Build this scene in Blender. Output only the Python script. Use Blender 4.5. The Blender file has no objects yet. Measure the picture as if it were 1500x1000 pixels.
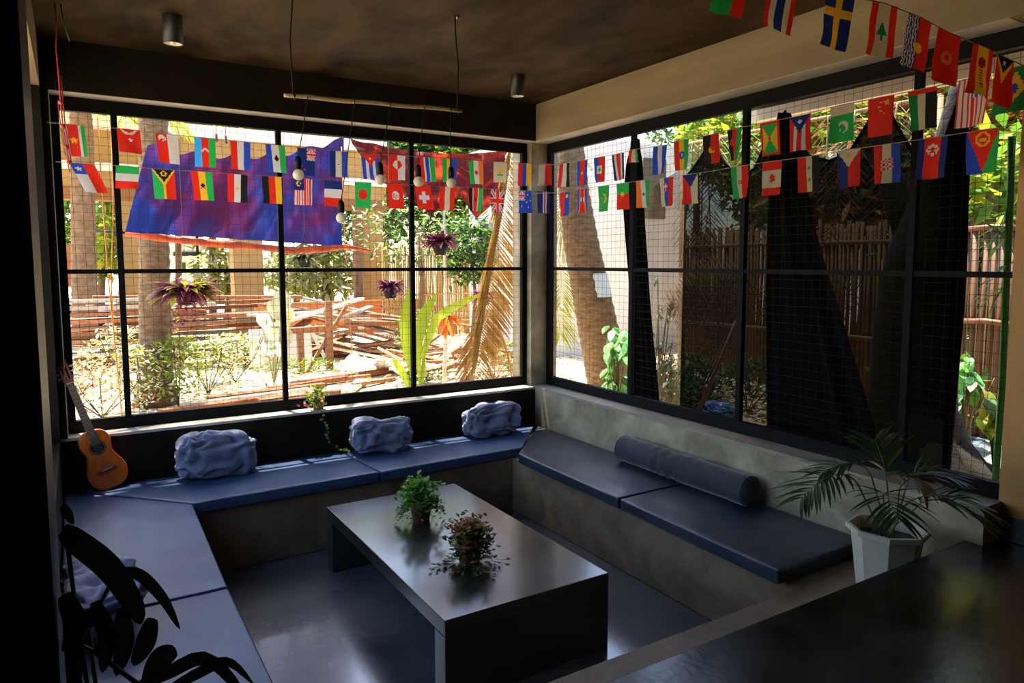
import bpy, bmesh, math, random
from mathutils import Vector, Matrix, Euler, noise
random.seed(11)
sc = bpy.context.scene
COL = sc.collection
V = Vector
PI = math.pi

# ---------------------------------------------------------------- camera
Z0 = 0.92                                   # sill height above the sunken floor
CP = V((-3.8948, -5.8694, 1.25 + Z0))
YAW, PIT, ROL, FPX, CY = 0.5526, 0.0891, -0.0007, 1038.92, 475.9
FW = V((math.sin(YAW)*math.cos(PIT), math.cos(YAW)*math.cos(PIT), -math.sin(PIT)))
_r = V((math.cos(YAW), -math.sin(YAW), 0)); _u = _r.cross(FW)
RT = _r*math.cos(ROL) + _u*math.sin(ROL); UP = -_r*math.sin(ROL) + _u*math.cos(ROL)
cam = bpy.data.cameras.new('camera'); camo = bpy.data.objects.new('camera', cam); COL.objects.link(camo)
M = Matrix.Identity(4)
for i in range(3):
    M[i][0], M[i][1], M[i][2], M[i][3] = RT[i], UP[i], -FW[i], CP[i]
camo.matrix_world = M
cam.sensor_width = 36; cam.lens = FPX/1500*36; cam.shift_y = (CY-500)/1500; cam.clip_start = 0.05; cam.clip_end = 200
sc.camera = camo

# ---------------------------------------------------------------- light
SUN_S, SKY_S, EXPO = 20.0, 0.85, 0.0
sc.view_settings.view_transform = 'Standard'; sc.view_settings.look = 'None'
sc.view_settings.exposure = EXPO; sc.view_settings.gamma = 1.0; sc.view_settings.use_curve_mapping = False
SUNV = V((-0.05, 0.245, 1)).normalized()
sl = bpy.data.lights.new('sun', 'SUN'); sl.energy = SUN_S; sl.angle = math.radians(0.6); sl.color = (1, .90, .73)
so = bpy.data.objects.new('sun', sl); COL.objects.link(so)
so.rotation_euler = SUNV.to_track_quat('Z', 'Y').to_euler(); so.location = (-2, 4, 12)
w = bpy.data.worlds.new('World'); sc.world = w; w.use_nodes = True
wn = w.node_tree; bg = wn.nodes['Background']
sky = wn.nodes.new('ShaderNodeTexSky'); sky.sky_type = 'NISHITA'; sky.sun_disc = False
sky.sun_elevation = math.radians(60); sky.sun_rotation = math.radians(0); sky.air_density = 1.0; sky.dust_density = 1.5
wn.links.new(sky.outputs[0], bg.inputs[0]); bg.inputs[1].default_value = SKY_S
sc.cycles.max_bounces = 8; sc.cycles.diffuse_bounces = 5; sc.cycles.glossy_bounces = 4
sc.cycles.transparent_max_bounces = 12; sc.cycles.sample_clamp_indirect = 6; sc.cycles.use_denoising = True
sc.cycles.caustics_reflective = False; sc.cycles.caustics_refractive = False

# ---------------------------------------------------------------- helpers
def at(u, v, x=None, y=None, z=None, d=None):
    """World point seen at pixel (u, v) of the 1500x1000 photo, on a plane x=, y=, z= (world) or at depth d."""
    r = FW + RT*((u-750)/FPX) + UP*((CY-v)/FPX)
    if d is not None: return CP + r*d
    if x is not None: t = (x-CP.x)/r.x
    elif y is not None: t = (y-CP.y)/r.y
    else: t = (z-CP.z)/r.z
    return CP + r*t

def R(z): return z + Z0

class MB:
    def __init__(s): s.v = []; s.f = []; s.m = []; s.sm = []
    def add(s, vs, fs, m=0, smooth=False):
        o = len(s.v); s.v += [tuple(p) for p in vs]
        for f in fs: s.f.append(tuple(i+o for i in f)); s.m.append(m); s.sm.append(smooth)
        return s
    def box(s, c, d, rot=None, m=0):
        hx, hy, hz = d[0]/2, d[1]/2, d[2]/2
        P = [V((x, y, z)) for x in (-hx, hx) for y in (-hy, hy) for z in (-hz, hz)]
        if rot is not None:
            q = rot if isinstance(rot, Matrix) else Euler(rot).to_matrix()
            P = [q @ p for p in P]
        c = V(c); P = [p+c for p in P]
        return s.add(P, [(0,1,3,2),(4,6,7,5),(0,4,5,1),(2,3,7,6),(0,2,6,4),(1,5,7,3)], m)
    def bb(s, x0, x1, y0, y1, z0, z1, m=0):
        return s.box(((x0+x1)/2, (y0+y1)/2, (z0+z1)/2), (abs(x1-x0), abs(y1-y0), abs(z1-z0)), None, m)
    def beam(s, a, b, w, h, m=0, up=V((0, 0, 1))):
        a, b = V(a), V(b); d = (b-a); L = d.length; d = d/L
        if abs(d.dot(up)) > .98: up = V((0, 1, 0))
        x = d.cross(up).normalized(); z = x.cross(d)
        q = Matrix((x, d, z)).transposed()
        return s.box((a+b)/2, (w, L, h), q, m)
    def tube(s, pts, r, n=6, m=0, caps=True, smooth=True):
        pts = [V(p) for p in pts]; k = len(pts)
        rs = r if isinstance(r, (list, tuple)) else [r]*k
        vs = []; fs = []; prev = None
        for i, p in enumerate(pts):
            t = (pts[min(i+1, k-1)] - pts[max(i-1, 0)])
            t = t.normalized() if t.length > 1e-9 else V((0, 0, 1))
            if prev is None:
                a = V((0, 0, 1)) if abs(t.z) < .9 else V((1, 0, 0)); x = t.cross(a).normalized()
            else:
                x = (prev - t*prev.dot(t)); x = x.normalized() if x.length > 1e-6 else t.orthogonal().normalized()
            prev = x; y = t.cross(x)
            for j in range(n):
                a = 2*PI*j/n; vs.append(p + (x*math.cos(a)+y*math.sin(a))*rs[i])
        for i in range(k-1):
            for j in range(n):
                j2 = (j+1) % n; fs.append((i*n+j, i*n+j2, (i+1)*n+j2, (i+1)*n+j))
        if caps: fs += [tuple(range(n))[::-1], tuple((k-1)*n+j for j in range(n))]
        return s.add(vs, fs, m, smooth)
    def lathe(s, c, prof, n=20, m=0, smooth=True, ph=0, close=False):
        c = V(c); vs = []; fs = []
        for (r, z) in prof:
            for j in range(n):
                a = ph+2*PI*j/n; vs.append(c + V((r*math.cos(a), r*math.sin(a), z)))
        for i in range(len(prof)-1):
            for j in range(n):
                j2 = (j+1) % n; fs.append((i*n+j, i*n+j2, (i+1)*n+j2, (i+1)*n+j))
        if close: fs += [tuple(range(n))[::-1], tuple((len(prof)-1)*n+j for j in range(n))]
        return s.add(vs, fs, m, smooth)
    def ball(s, c, r, n=10, k=7, m=0, sq=(1, 1, 1)):
        c = V(c); vs = []; fs = []
        for i in range(k+1):
            t = PI*i/k
            for j in range(n):
                a = 2*PI*j/n; vs.append(c+V((r*sq[0]*math.sin(t)*math.cos(a), r*sq[1]*math.sin(t)*math.sin(a), r*sq[2]*math.cos(t))))
        for i in range(k):
            for j in range(n):
                j2 = (j+1) % n; fs.append((i*n+j, (i+1)*n+j, (i+1)*n+j2, i*n+j2))
        return s.add(vs, fs, m, True)
    def blade(s, p, d, up, L, W, droop=.3, seg=4, fold=.15, m=0, tip=.0, base=.25, wmax=.4):
        """A leaf: a folded, drooping strip from p along d."""
        p = V(p); d = V(d).normalized(); up = V(up)
        side = d.cross(up)
        side = side.normalized() if side.length > 1e-6 else d.orthogonal().normalized()
        vs = []; fs = []; q = p.copy(); dd = d.copy()
        for i in range(seg+1):
            t = i/seg
            wd = W*(base+(1-base)*math.sin(min(1, t/wmax)*PI/2)) if t < wmax else W*max(tip, math.cos((t-wmax)/(1-wmax)*PI/2)**.8 if t < 1 else tip)
            n = side.cross(dd).normalized()
            vs += [q - side*wd/2 + n*fold*wd, q, q + side*wd/2 + n*fold*wd]
            dd = (dd + V((0, 0, -1))*droop/seg*2).normalized()
            q = q + dd*(L/seg)
        for i in range(seg):
            b = i*3; fs += [(b, b+1, b+4, b+3), (b+1, b+2, b+5, b+4)]
        return s.add(vs, fs, m, True)
    def leafq(s, p, d, n, L, W, m=0):
        """A small pointed leaf of two folded halves."""
        p = V(p); d = V(d).normalized(); sd = d.cross(n)
        sd = sd.normalized() if sd.length > 1e-6 else d.orthogonal().normalized()
        nn = sd.cross(d)
        vs = [p, p+d*L*.45-sd*W/2+nn*W*.12, p+d*L, p+d*L*.45+sd*W/2+nn*W*.12, p+d*L*.5-nn*W*.1]
        return s.add(vs, [(0, 1, 4), (1, 2, 4), (2, 3, 4), (3, 0, 4)], m, True)
    def build(s, name, mats, parent=None, loc=None, sharp=False):
        me = bpy.data.meshes.new(name)
        off = V(loc) if loc is not None else V((0, 0, 0))
        vs = [tuple(V(p)-off) for p in s.v] if loc is not None else s.v
        me.from_pydata(vs, [], s.f)
        mats = mats if isinstance(mats, (list, tuple)) else [mats]
        for q in mats: me.materials.append(q)
        me.polygons.foreach_set('material_index', s.m)
        me.polygons.foreach_set('use_smooth', [bool(a) for a in s.sm])
        me.update()
        o = bpy.data.objects.new(name, me); COL.objects.link(o)
        if loc is not None: o.location = off
        if parent is not None: o.parent = parent
        return o

def tag(o, label=None, cat=None, group=None, kind=None):
    if label: o['label'] = label
    if cat: o['category'] = cat
    if group: o['group'] = group
    if kind: o['kind'] = kind
    return o
def empty(name, loc, label=None, cat=None, group=None, kind=None, rz=0):
    o = bpy.data.objects.new(name, None); COL.objects.link(o); o.location = loc; o.rotation_euler = (0, 0, rz)
    o.empty_display_size = .1
    return tag(o, label, cat, group, kind)
def part(mb, name, mats, root, **k):
    """mb given in WORLD coordinates; becomes a child of root (an unrotated empty)."""
    o = mb.build(name, mats, loc=root.location); o.parent = root; o.location = (0, 0, 0)
    return o
def nest(o, par):
    o.parent = par; return o
def copy_tree(o, loc=None, rz=None, parent=None):
    c = o.copy(); COL.objects.link(c)
    if parent is not None: c.parent = parent
    if loc is not None: c.location = loc
    if rz is not None: c.rotation_euler = (0, 0, rz)
    for ch in list(o.children): copy_tree(ch, parent=c)
    return c
def bevel(o, w=.004, n=2):
    b = o.modifiers.new('bevel', 'BEVEL'); b.width = w; b.segments = n; b.limit_method = 'ANGLE'; b.angle_limit = math.radians(40)
    return o

# ---------------------------------------------------------------- materials
MATS = {}
def mat(name, col, rough=.6, col2=None, scale=6, detail=6, bump=0, bscale=None, metal=0, spec=.5, trans=0, emit=None, stops=(.35, .65),
        rvar=0, stretch=None, alpha=1, sheen=0, coat=0, dist=0, ior=None):
    m = bpy.data.materials.new(name); m.use_nodes = True; nt = m.node_tree; N = nt.nodes; Lk = nt.links
    b = N['Principled BSDF']; out = N['Material Output']
    b.inputs['Base Color'].default_value = (*col, 1); b.inputs['Roughness'].default_value = rough
    b.inputs['Metallic'].default_value = metal; b.inputs['Specular IOR Level'].default_value = spec
    if sheen: b.inputs['Sheen Weight'].default_value = sheen; b.inputs['Sheen Roughness'].default_value = .4
    if coat: b.inputs['Coat Weight'].default_value = coat; b.inputs['Coat Roughness'].default_value = .12
    tc = N.new('ShaderNodeTexCoord'); src = tc.outputs['Object']
    if stretch:
        mp = N.new('ShaderNodeMapping'); mp.inputs['Scale'].default_value = stretch; Lk.new(src, mp.inputs[0]); src = mp.outputs[0]
    cs = None
    if col2 is not None:
        n = N.new('ShaderNodeTexNoise'); n.inputs['Scale'].default_value = scale; n.inputs['Detail'].default_value = detail; n.inputs['Distortion'].default_value = dist
        n.inputs['Roughness'].default_value = .62
        Lk.new(src, n.inputs['Vector'])
        r = N.new('ShaderNodeValToRGB'); r.color_ramp.elements[0].position = stops[0]; r.color_ramp.elements[1].position = stops[1]
        r.color_ramp.elements[0].color = (*col, 1); r.color_ramp.elements[1].color = (*col2, 1)
        Lk.new(n.outputs[0], r.inputs[0]); Lk.new(r.outputs[0], b.inputs['Base Color']); cs = r.outputs[0]
        if rvar:
            mr = N.new('ShaderNodeMapRange'); mr.inputs[3].default_value = max(.02, rough-rvar); mr.inputs[4].default_value = rough+rvar
            mr.inputs[1].default_value = .3; mr.inputs[2].default_value = .7
            Lk.new(n.outputs[0], mr.inputs[0]); Lk.new(mr.outputs[0], b.inputs['Roughness'])
    if bump:
        n2 = N.new('ShaderNodeTexNoise'); n2.inputs['Scale'].default_value = bscale or scale*4; n2.inputs['Detail'].default_value = 5
        Lk.new(src, n2.inputs['Vector'])
        bp = N.new('ShaderNodeBump'); bp.inputs['Strength'].default_value = bump; bp.inputs['Distance'].default_value = .02
        Lk.new(n2.outputs[0], bp.inputs['Height']); Lk.new(bp.outputs[0], b.inputs['Normal'])
    if trans:
        t = N.new('ShaderNodeBsdfTranslucent'); t.inputs[0].default_value = (*[min(1, c*1.25) for c in col], 1)
        if cs: Lk.new(cs, t.inputs[0])
        mx = N.new('ShaderNodeMixShader'); mx.inputs[0].default_value = trans
        Lk.new(b.outputs[0], mx.inputs[1]); Lk.new(t.outputs[0], mx.inputs[2]); Lk.new(mx.outputs[0], out.inputs[0])
    if emit: b.inputs['Emission Color'].default_value = (*emit[:3], 1); b.inputs['Emission Strength'].default_value = emit[3]
    if alpha < 1:
        b.inputs['Alpha'].default_value = alpha
    MATS[name] = m
    return m

concrete_dark = mat('polished_cement_dark', (.012, .013, .011), .22, (.030, .032, .026), 1.6, 5, .015, 30, rvar=.05, dist=.3, spec=1.0, coat=.35)
floor_cement = mat('pit_floor_cement', (.030, .038, .056), .22, (.085, .092, .108), 1.4, 7, .02, 25, rvar=.05, dist=.5, spec=1.0, coat=.6)  # blue tint in the base colour stands for the tarp's reflection
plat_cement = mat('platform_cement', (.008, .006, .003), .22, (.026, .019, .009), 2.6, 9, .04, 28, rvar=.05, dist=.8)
concrete_bench = mat('bench_cement', (.10, .066, .036), .55, (.24, .168, .10), 2.2, 9, .10, 24, dist=.6)
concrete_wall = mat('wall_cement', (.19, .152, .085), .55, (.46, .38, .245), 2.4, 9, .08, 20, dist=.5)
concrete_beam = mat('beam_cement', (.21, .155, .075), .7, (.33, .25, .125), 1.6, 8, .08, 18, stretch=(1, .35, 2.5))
concrete_back_shaded = mat('back_wall_cement_shade_painted', (.006, .0045, .0022), .6, (.015, .011, .0055), 2.0, 8, .06, 20, spec=.12)  # unlit cement: its shade is painted into a near-black base colour
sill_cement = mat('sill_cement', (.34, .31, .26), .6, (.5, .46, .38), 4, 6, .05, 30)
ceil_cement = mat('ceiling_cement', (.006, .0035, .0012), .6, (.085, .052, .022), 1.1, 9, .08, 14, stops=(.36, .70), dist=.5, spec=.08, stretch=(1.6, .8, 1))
yellow_paint = mat('ochre_paint', (.55, .27, .075), .6, (.62, .32, .095), 3, 4, .03, 20)
black_paint = mat('black_lacquer', (.012, .012, .012), .45)
steel = mat('black_steel', (.0035, .0035, .004), .65, spec=.12)
wire_m = mat('rusty_wire', (.018, .011, .008), .7, spec=.2)
# ================================================================ SHELL
CEIL, BEAM = R(2.766), R(2.42)
BZ, SZ, PZ, SILL = R(-.46), R(-.46), R(-.20), Z0          # bench top, step, platform, sill
def S(mb, name, m, b=0):
    o = mb.build(name, m); tag(o, kind='structure')
    if b: bevel(o, b)
    return o
S(MB().bb(-3.32, -.70, -3.60, -.68, -.12, 0), 'floor', floor_cement)
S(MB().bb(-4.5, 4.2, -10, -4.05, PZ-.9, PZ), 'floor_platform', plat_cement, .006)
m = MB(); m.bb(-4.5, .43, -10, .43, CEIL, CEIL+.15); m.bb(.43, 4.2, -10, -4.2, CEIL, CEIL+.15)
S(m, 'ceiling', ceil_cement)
# back wall: low wall with sill, beam
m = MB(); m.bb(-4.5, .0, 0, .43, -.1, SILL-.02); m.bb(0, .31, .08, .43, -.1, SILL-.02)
S(m, 'wall_back', concrete_back_shaded)
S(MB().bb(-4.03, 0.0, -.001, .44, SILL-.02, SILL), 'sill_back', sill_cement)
S(MB().bb(-4.5, 0, 0, .43, BEAM, CEIL), 'beam_back', concrete_back_shaded)
S(MB().bb(-4.5, -3.985, 0, .43, SILL, BEAM), 'column_left', concrete_back_shaded)
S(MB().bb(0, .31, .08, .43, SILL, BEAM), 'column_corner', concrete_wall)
# right wall
S(MB().bb(0, .31, -4.14, .08, -.1, SILL-.02), 'wall_right', concrete_wall)
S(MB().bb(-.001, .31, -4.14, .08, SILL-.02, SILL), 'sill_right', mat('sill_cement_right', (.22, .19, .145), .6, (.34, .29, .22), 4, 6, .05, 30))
S(MB().bb(0, .31, -10, .43, BEAM, CEIL), 'beam_right', concrete_beam)
m = MB(); m.bb(.178, .55, -10, -4.125, PZ, BEAM)
S(m, 'column_right', yellow_paint)
S(MB().bb(.17, .60, -10, -4.141, PZ, R(-.07)), 'trim_1', plat_cement, .004)
# left wall with a window opening
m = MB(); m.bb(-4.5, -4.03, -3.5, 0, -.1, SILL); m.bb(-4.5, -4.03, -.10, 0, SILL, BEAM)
S(m, 'wall_left', concrete_back_shaded)
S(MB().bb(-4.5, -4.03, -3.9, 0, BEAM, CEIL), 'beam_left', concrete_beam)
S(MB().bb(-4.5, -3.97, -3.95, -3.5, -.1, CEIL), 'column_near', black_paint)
m = MB(); m.bb(-4.7, -4.5, -10, -3.9, 0, CEIL); m.bb(-4.7, 4.4, -10.2, -10, 0, CEIL); m.bb(4.2, 4.4, -10, -4.2, 0, CEIL); m.bb(.55, 4.2, -4.3, -4.2, 0, CEIL)
S(m, 'wall_rear', mat('rear_wall_dark', (.05, .045, .04), .8))

m = MB(); m.bb(-3.985, 0, .002, .158, BEAM-.004, BEAM); S(m, 'trim_painted_light_back', sill_cement)  # added pale strip: bounce light on the back beam's underside, put into colour
S(MB().bb(-3.985, -3.981, .002, .158, SILL+.001, BEAM-.004), 'trim_painted_light_jamb', sill_cement)  # added pale strip painting the light that falls on the left jamb
S(MB().bb(.002, .187, -4.12, .08, BEAM-.004, BEAM), 'trim_painted_light_right', sill_cement)  # added strip, bounce light under the right beam painted pale
def window(name, axis, off, a0, a1, mull, zb=SILL, zt=BEAM, zm=R(1.18), out=1):
    """Black steel frame with mullions, middle rail and a welded wire mesh fixed on its outside."""
    root = empty(name, (off, a0, zb) if axis == 'y' else (a0, off, zb), kind='structure')
    def bx(mb, p0, p1, z0, z1, dep=.05, sh=0):
        lo, hi = off+sh*out, off+(sh+dep)*out
        lo, hi = min(lo, hi), max(lo, hi)
        if axis == 'y': mb.bb(lo, hi, p0, p1, z0, z1)
        else: mb.bb(p0, p1, lo, hi, z0, z1)
    m = MB()
    bx(m, a0, a1, zt-.10, zt); bx(m, a0, a1, zb, zb+.088); bx(m, a0, a0+.055, zb+.088, zt-.1); bx(m, a1-.055, a1, zb+.088, zt-.1)
    part(m, 'window_frame', steel, root)
    for c in mull:
        m = MB(); bx(m, c-.021, c+.021, zb+.088, zt-.1, .04, .005); part(m, 'mullion', steel, root)
    m = MB(); bx(m, a0+.05, a1-.05, zm-.016, zm+.016, .03, .012); part(m, 'mid_rail', steel, root)
    m = MB(); r = .00115; g = off+.055*out; g2 = off+.058*out
    k = a0+.05
    while k < a1-.03:
        j = random.uniform(-.003, .003)
        if axis == 'y': m.tube([(g, k, zb+.03), (g+j, k+j, (zb+zt)/2), (g, k, zt-.03)], r, 4)
        else: m.tube([(k, g, zb+.03), (k+j, g+j, (zb+zt)/2), (k, g, zt-.03)], r, 4)
        k += .0605
    z = zb+.10
    while z < zt-.06:
        n = 16
        P = []
        for i in range(n+1):
            c = a0+.03+(a1-a0-.06)*i/n; dz = .0035*math.sin(c*2.3+z*5)
            P.append((g2, c, z+dz) if axis == 'y' else (c, g2, z+dz))
        m.tube(P, r, 4); z += .0605
    part(m, 'wire_mesh', wire_m, root)
    return root
window('window_1', 'x', .157, -3.985, 0, (-3.591, -2.416, -1.241))
window('window_2', 'y', .186, -4.185, .08, (-1.191, -2.379, -3.588))
window('window_3', 'y', -4.19, -3.5, -.10, (-1.2, -2.35), out=-1)

# ---------------------------------------------------------------- built-in bench ring with the step
m = MB()
e = .004
m.bb(-4.03+e, -e, -.70, -e, 0, BZ); m.bb(-4.03+e, -3.32, -3.495, -.70, 0, BZ)
m.bb(-.70, -e, -3.60, -.70, 0, BZ); m.bb(-3.965, -e, -4.05+e, -3.60, 0, BZ); m.bb(-3.965, -3.32, -3.60, -3.495, 0, BZ)
o = m.build('concrete_bench', concrete_bench); bevel(o, .005)
tag(o, 'built-in raw cement bench running around the sunken seating pit', 'bench')
# ================================================================ CUSHIONS
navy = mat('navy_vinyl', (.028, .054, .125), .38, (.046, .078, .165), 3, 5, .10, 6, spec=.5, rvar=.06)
navy_shaded = mat('shaded_navy_vinyl', (.010, .018, .032), .36, (.022, .036, .056), 3, 5, .10, 6, spec=.6, rvar=.06)  # same navy vinyl, darkened in colour for the shaded right bench
navy_dark = mat('navy_piping', (.03, .045, .085), .35, spec=.5)
CT = R(-.375)
def seat_cushion(poly, label, puff=.008, fab=None):
    cx = sum(p[0] for p in poly)/len(poly); cy = sum(p[1] for p in poly)/len(poly)
    root = empty('seat_cushion', (cx, cy, BZ), label, 'cushion', 'navy bench cushions')
    bm = bmesh.new(); z0, z1 = BZ+.002, CT
    # fine grid clipped by polygon: fill, then subdivide
    vb = [bm.verts.new((x, y, z0)) for x, y in poly]; f = bm.faces.new(vb)
    r = bmesh.ops.extrude_face_region(bm, geom=[f])
    for g in r['geom']:
        if isinstance(g, bmesh.types.BMVert): g.co.z = z1
    bmesh.ops.recalc_face_normals(bm, faces=bm.faces)
    bmesh.ops.bevel(bm, geom=bm.edges[:], offset=.014, segments=3, affect='EDGES', profile=.6)
    top = [f for f in bm.faces if f.normal.z > .9 and f.calc_center_median().z > z0+.05]
    bmesh.ops.triangulate(bm, faces=top)
    for _ in range(5):
        e = [e for e in bm.edges if e.calc_length() > .09 and all(v.co.z > z1-.016 for v in e.verts)]
        if not e: break
        bmesh.ops.subdivide_edges(bm, edges=e, cuts=1)
        bmesh.ops.triangulate(bm, faces=[f for f in bm.faces if len(f.verts) > 4])
    for v in bm.verts:
        if v.co.z > z1-.002:
            n = noise.noise(V((v.co.x*3.2, v.co.y*3.2, 0)))*.5+noise.noise(V((v.co.x*9, v.co.y*4, 3)))*.35
            v.co.z += n*puff
    for f in bm.faces: f.smooth = True
    for v in bm.verts: v.co -= V((cx, cy, BZ))
    me = bpy.data.meshes.new('cover'); bm.to_mesh(me); bm.free(); me.materials.append(fab or navy)
    o = bpy.data.objects.new('cover', me); COL.objects.link(o); o.parent = root
    pm = MB(); P = [(x+(cx-x)*.008, y+(cy-y)*.008, z1-.010) for x, y in poly]; P.append(P[0])
    pts = []
    for a, b in zip(P, P[1:]):
        for i in range(8):
            t = i/8; pts.append(V(a).lerp(V(b), t))
    pts.append(V(P[0]))
    # push the piping out to the cushion's edge
    pm.tube(pts, .0045, 5)
    part(pm, 'piping', navy_dark, root)
    return root
g = .006
seat_cushion([(-4.02, -.05), (-3.89, -.14-g), (-3.285, -.77), (-3.31, -2.19), (-4.02, -2.19)], 'navy cushion on the left bench with the guitar at its far corner')
seat_cushion([(-4.02, -2.21), (-3.31, -2.21), (-3.31, -3.52), (-4.02, -3.52)], 'navy cushion on the left bench nearest the camera, behind the dark leaves')
seat_cushion([(-3.88, -.12), (-3.95, -.012), (-2.01, -.012), (-1.945, -.745), (-3.27, -.755)], 'long navy cushion under the back window, on the guitar side')
seat_cushion([(-1.995, -.012), (-.02, -.012), (-.60, -.70), (-1.93, -.745)], 'navy cushion under the back window, at the corner column side')
seat_cushion([(-.025, -.09), (-.015, -2.19), (-.765, -2.19), (-.745, -.86)], 'navy cushion on the right bench with a slanted far end by the corner', fab=navy_shaded)
seat_cushion([(-.015, -2.21), (-.015, -3.53), (-.80, -3.53), (-.765, -2.21)], 'shade-darkened navy cushion on the right bench beside the white planter', fab=navy_shaded)

# ---------------------------------------------------------------- crumpled pillows
pil_m = mat('crumpled_blue_fabric', (.13, .14, .215), .75, (.22, .23, .33), 5, 5, .35, 16, sheen=.5, spec=.3)
def crumple(name, c, size, rz, seed, label, tilt=0, m=pil_m, fold=.062, e=.52, cat='pillow', group='crumpled pillows on the benches', nu=110, nv=64):
    vs = []; fs = []
    def sg(x, p): return math.copysign(abs(x)**p, x)
    for i in range(nv+1):
        t = -PI/2+PI*i/nv
        for j in range(nu):
            a = 2*PI*j/nu
            x = sg(math.cos(t), e)*sg(math.cos(a), e); y = sg(math.cos(t), e)*sg(math.sin(a), e); z = sg(math.sin(t), e*.9)
            p = V((x, y, z)); q = V((p.x*size[0]/2, p.y*size[1]/2, p.z*size[2]/2))
            s = V((q.x*6+seed, q.y*6, q.z*9+seed*2))
            wv = noise.noise_vector(s*.7)*.55
            n1 = 1-noise.noise(s*.9+wv)**2*5; n2 = 1-noise.noise(V((s.x*1.2, s.y*2.4, s.z*2.6))+wv*2.2)**2*7
            dsp = max(-.05, (n1-.75)*fold*.55)+max(-.04, (n2-.6)*fold*.42)
            nrm = V((p.x/size[0], p.y/size[1], p.z/size[2])).normalized()
            q += nrm*dsp
            q.z += .03*noise.noise(V((q.x*3+seed*3, q.y*3, 0)))
            if q.z < -size[2]/2+.012: q.z = -size[2]/2+.012*(q.z+size[2])/size[2]
            vs.append(q)
    for i in range(nv):
        for j in range(nu):
            j2 = (j+1) % nu; fs.append((i*nu+j, i*nu+j2, (i+1)*nu+j2, (i+1)*nu+j))
    o = MB().add(vs, fs, 0, True).build(name, m)
    o.location = (c[0], c[1], c[2]+size[2]/2); o.rotation_euler = (tilt, 0, rz)
    return tag(o, label, cat, group)
crumple('pillow', (-3.03, -.165, CT-.002), (.55, .29, .33), .05, 1.3, 'crumpled blue pillow under the back window, nearest the guitar')
crumple('pillow', (-1.70, -.165, CT-.002), (.51, .29, .29), -.06, 5.1, 'crumpled blue pillow under the back window, middle of the three')
crumple('pillow', (-.60, -.165, CT-.002), (.54, .29, .29), -.05, 8.7, 'crumpled blue pillow nearest the corner column')
crumple('pillow', (-3.85, -2.25, CT-.002), (.30, .52, .24), .12, 12.2, 'grey-blue pillow on the left bench, half hidden by dark leaves')
# bolster
bol_m = mat('charcoal_velvet', (.020, .023, .034), .8, (.036, .040, .056), 6, 4, .35, 14, sheen=.35, spec=.3)
root = empty('bolster', (-.125, -2.1, CT), 'long charcoal roll bolster lying on the right bench against the wall', 'bolster')
vs = []; fs = []; n = 28; L = 70
A, B = V((-.115, -1.46, CT+.102)), V((-.135, -2.83, CT+.102))
ax = (B-A).normalized(); sx = ax.cross(V((0, 0, 1))).normalized(); sz = sx.cross(ax)
for i in range(L+1):
    t = i/L; r = .104*min(1, (1-(1-min(t, 1-t)/.035)**2)**.5 if min(t, 1-t) < .035 else 1)
    for j in range(n):
        a = 2*PI*j/n; wr = noise.noise(V((math.cos(a)*1.3, math.sin(a)*1.3, t*26)))*.006*math.exp(-((t-.42)/.16)**2)*2.2 + .003*noise.noise(V((math.cos(a), math.sin(a), t*9)))
        q = A.lerp(B, t)+(sx*math.cos(a)+sz*math.sin(a))*(r+wr)
        q.z = max(q.z, CT+.001); q.x = min(q.x, -.004)
        vs.append(q)
for i in range(L):
    for j in range(n): j2 = (j+1) % n; fs.append((i*n+j, i*n+j2, (i+1)*n+j2, (i+1)*n+j))
fs += [tuple(range(n))[::-1], tuple(L*n+j for j in range(n))]
part(MB().add(vs, fs, 0, True), 'cover', bol_m, root)
for k, E in ((.03, A), (.97, B)):
    pm = MB(); c = A.lerp(B, k); pm.tube([c+(sx*math.cos(a)+sz*math.sin(a))*.1035 for a in [2*PI*i/24 for i in range(25)]], .003, 5, caps=False)
    part(pm, 'seam', bol_m, root)

# ================================================================ TABLE
TZ = R(-.48)
root = empty('coffee_table', (-1.95, -1.94, 0), 'long dark polished cement coffee table with slab legs in the pit', 'table')
tx0, tx1, ty0, ty1 = -2.445, -1.43, -2.90, -1.01
bevel(part(MB().bb(tx0, tx1, ty0, ty1, TZ-.085, TZ), 'tabletop', concrete_dark, root), .004)
bevel(part(MB().bb(tx0, tx1, ty0, ty0+.12, 0, TZ-.085), 'leg', concrete_dark, root), .004)
bevel(part(MB().bb(tx0, tx1, ty1-.12, ty1, 0, TZ-.085), 'leg', concrete_dark, root), .004)

# potted plants on the table
terra = mat('terracotta', (.30, .12, .07), .7, (.38, .17, .10), 8)
green1 = mat('leaf_fresh_green', (.10, .30, .03), .45, (.22, .45, .06), 9, 3, trans=.35)
green2 = mat('leaf_mid_green', (.05, .17, .03), .45, (.12, .28, .05), 9, 3, trans=.3)
redleaf = mat('leaf_rust_red', (.50, .07, .035), .5, (.30, .20, .04), 10, 3, trans=.25, stops=(.42, .58))
soil = mat('potting_soil', (.03, .022, .015), .95, (.06, .045, .03), 30)
stem_m = mat('brown_stem', (.10, .07, .03), .7)
def pot(root, c, r0, r1, h, m, n=20):
    mb = MB(); mb.lathe(c, [(0.001, 0), (r0, 0), (r1*.97, h*.82), (r1*1.06, h*.82), (r1*1.06, h), (r1*.93, h), (r1*.9, h*.8), (0.001, h*.8)], n)
    pt = part(mb, 'pot', m, root)
    nest(part(MB().lathe(c, [(r1*.9, h*.86), (0.001, h*.88)], n), 'soil', soil, root), pt)
def rdir(up=.2):
    a = random.uniform(0, 2*PI); z = random.uniform(-.4, 1)+up
    return V((math.cos(a), math.sin(a), z)).normalized()
c = at(617, 762, z=TZ)
root = empty('potted_plant', c, 'bushy fresh green potted plant on the far end of the cement table', 'plant')
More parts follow.
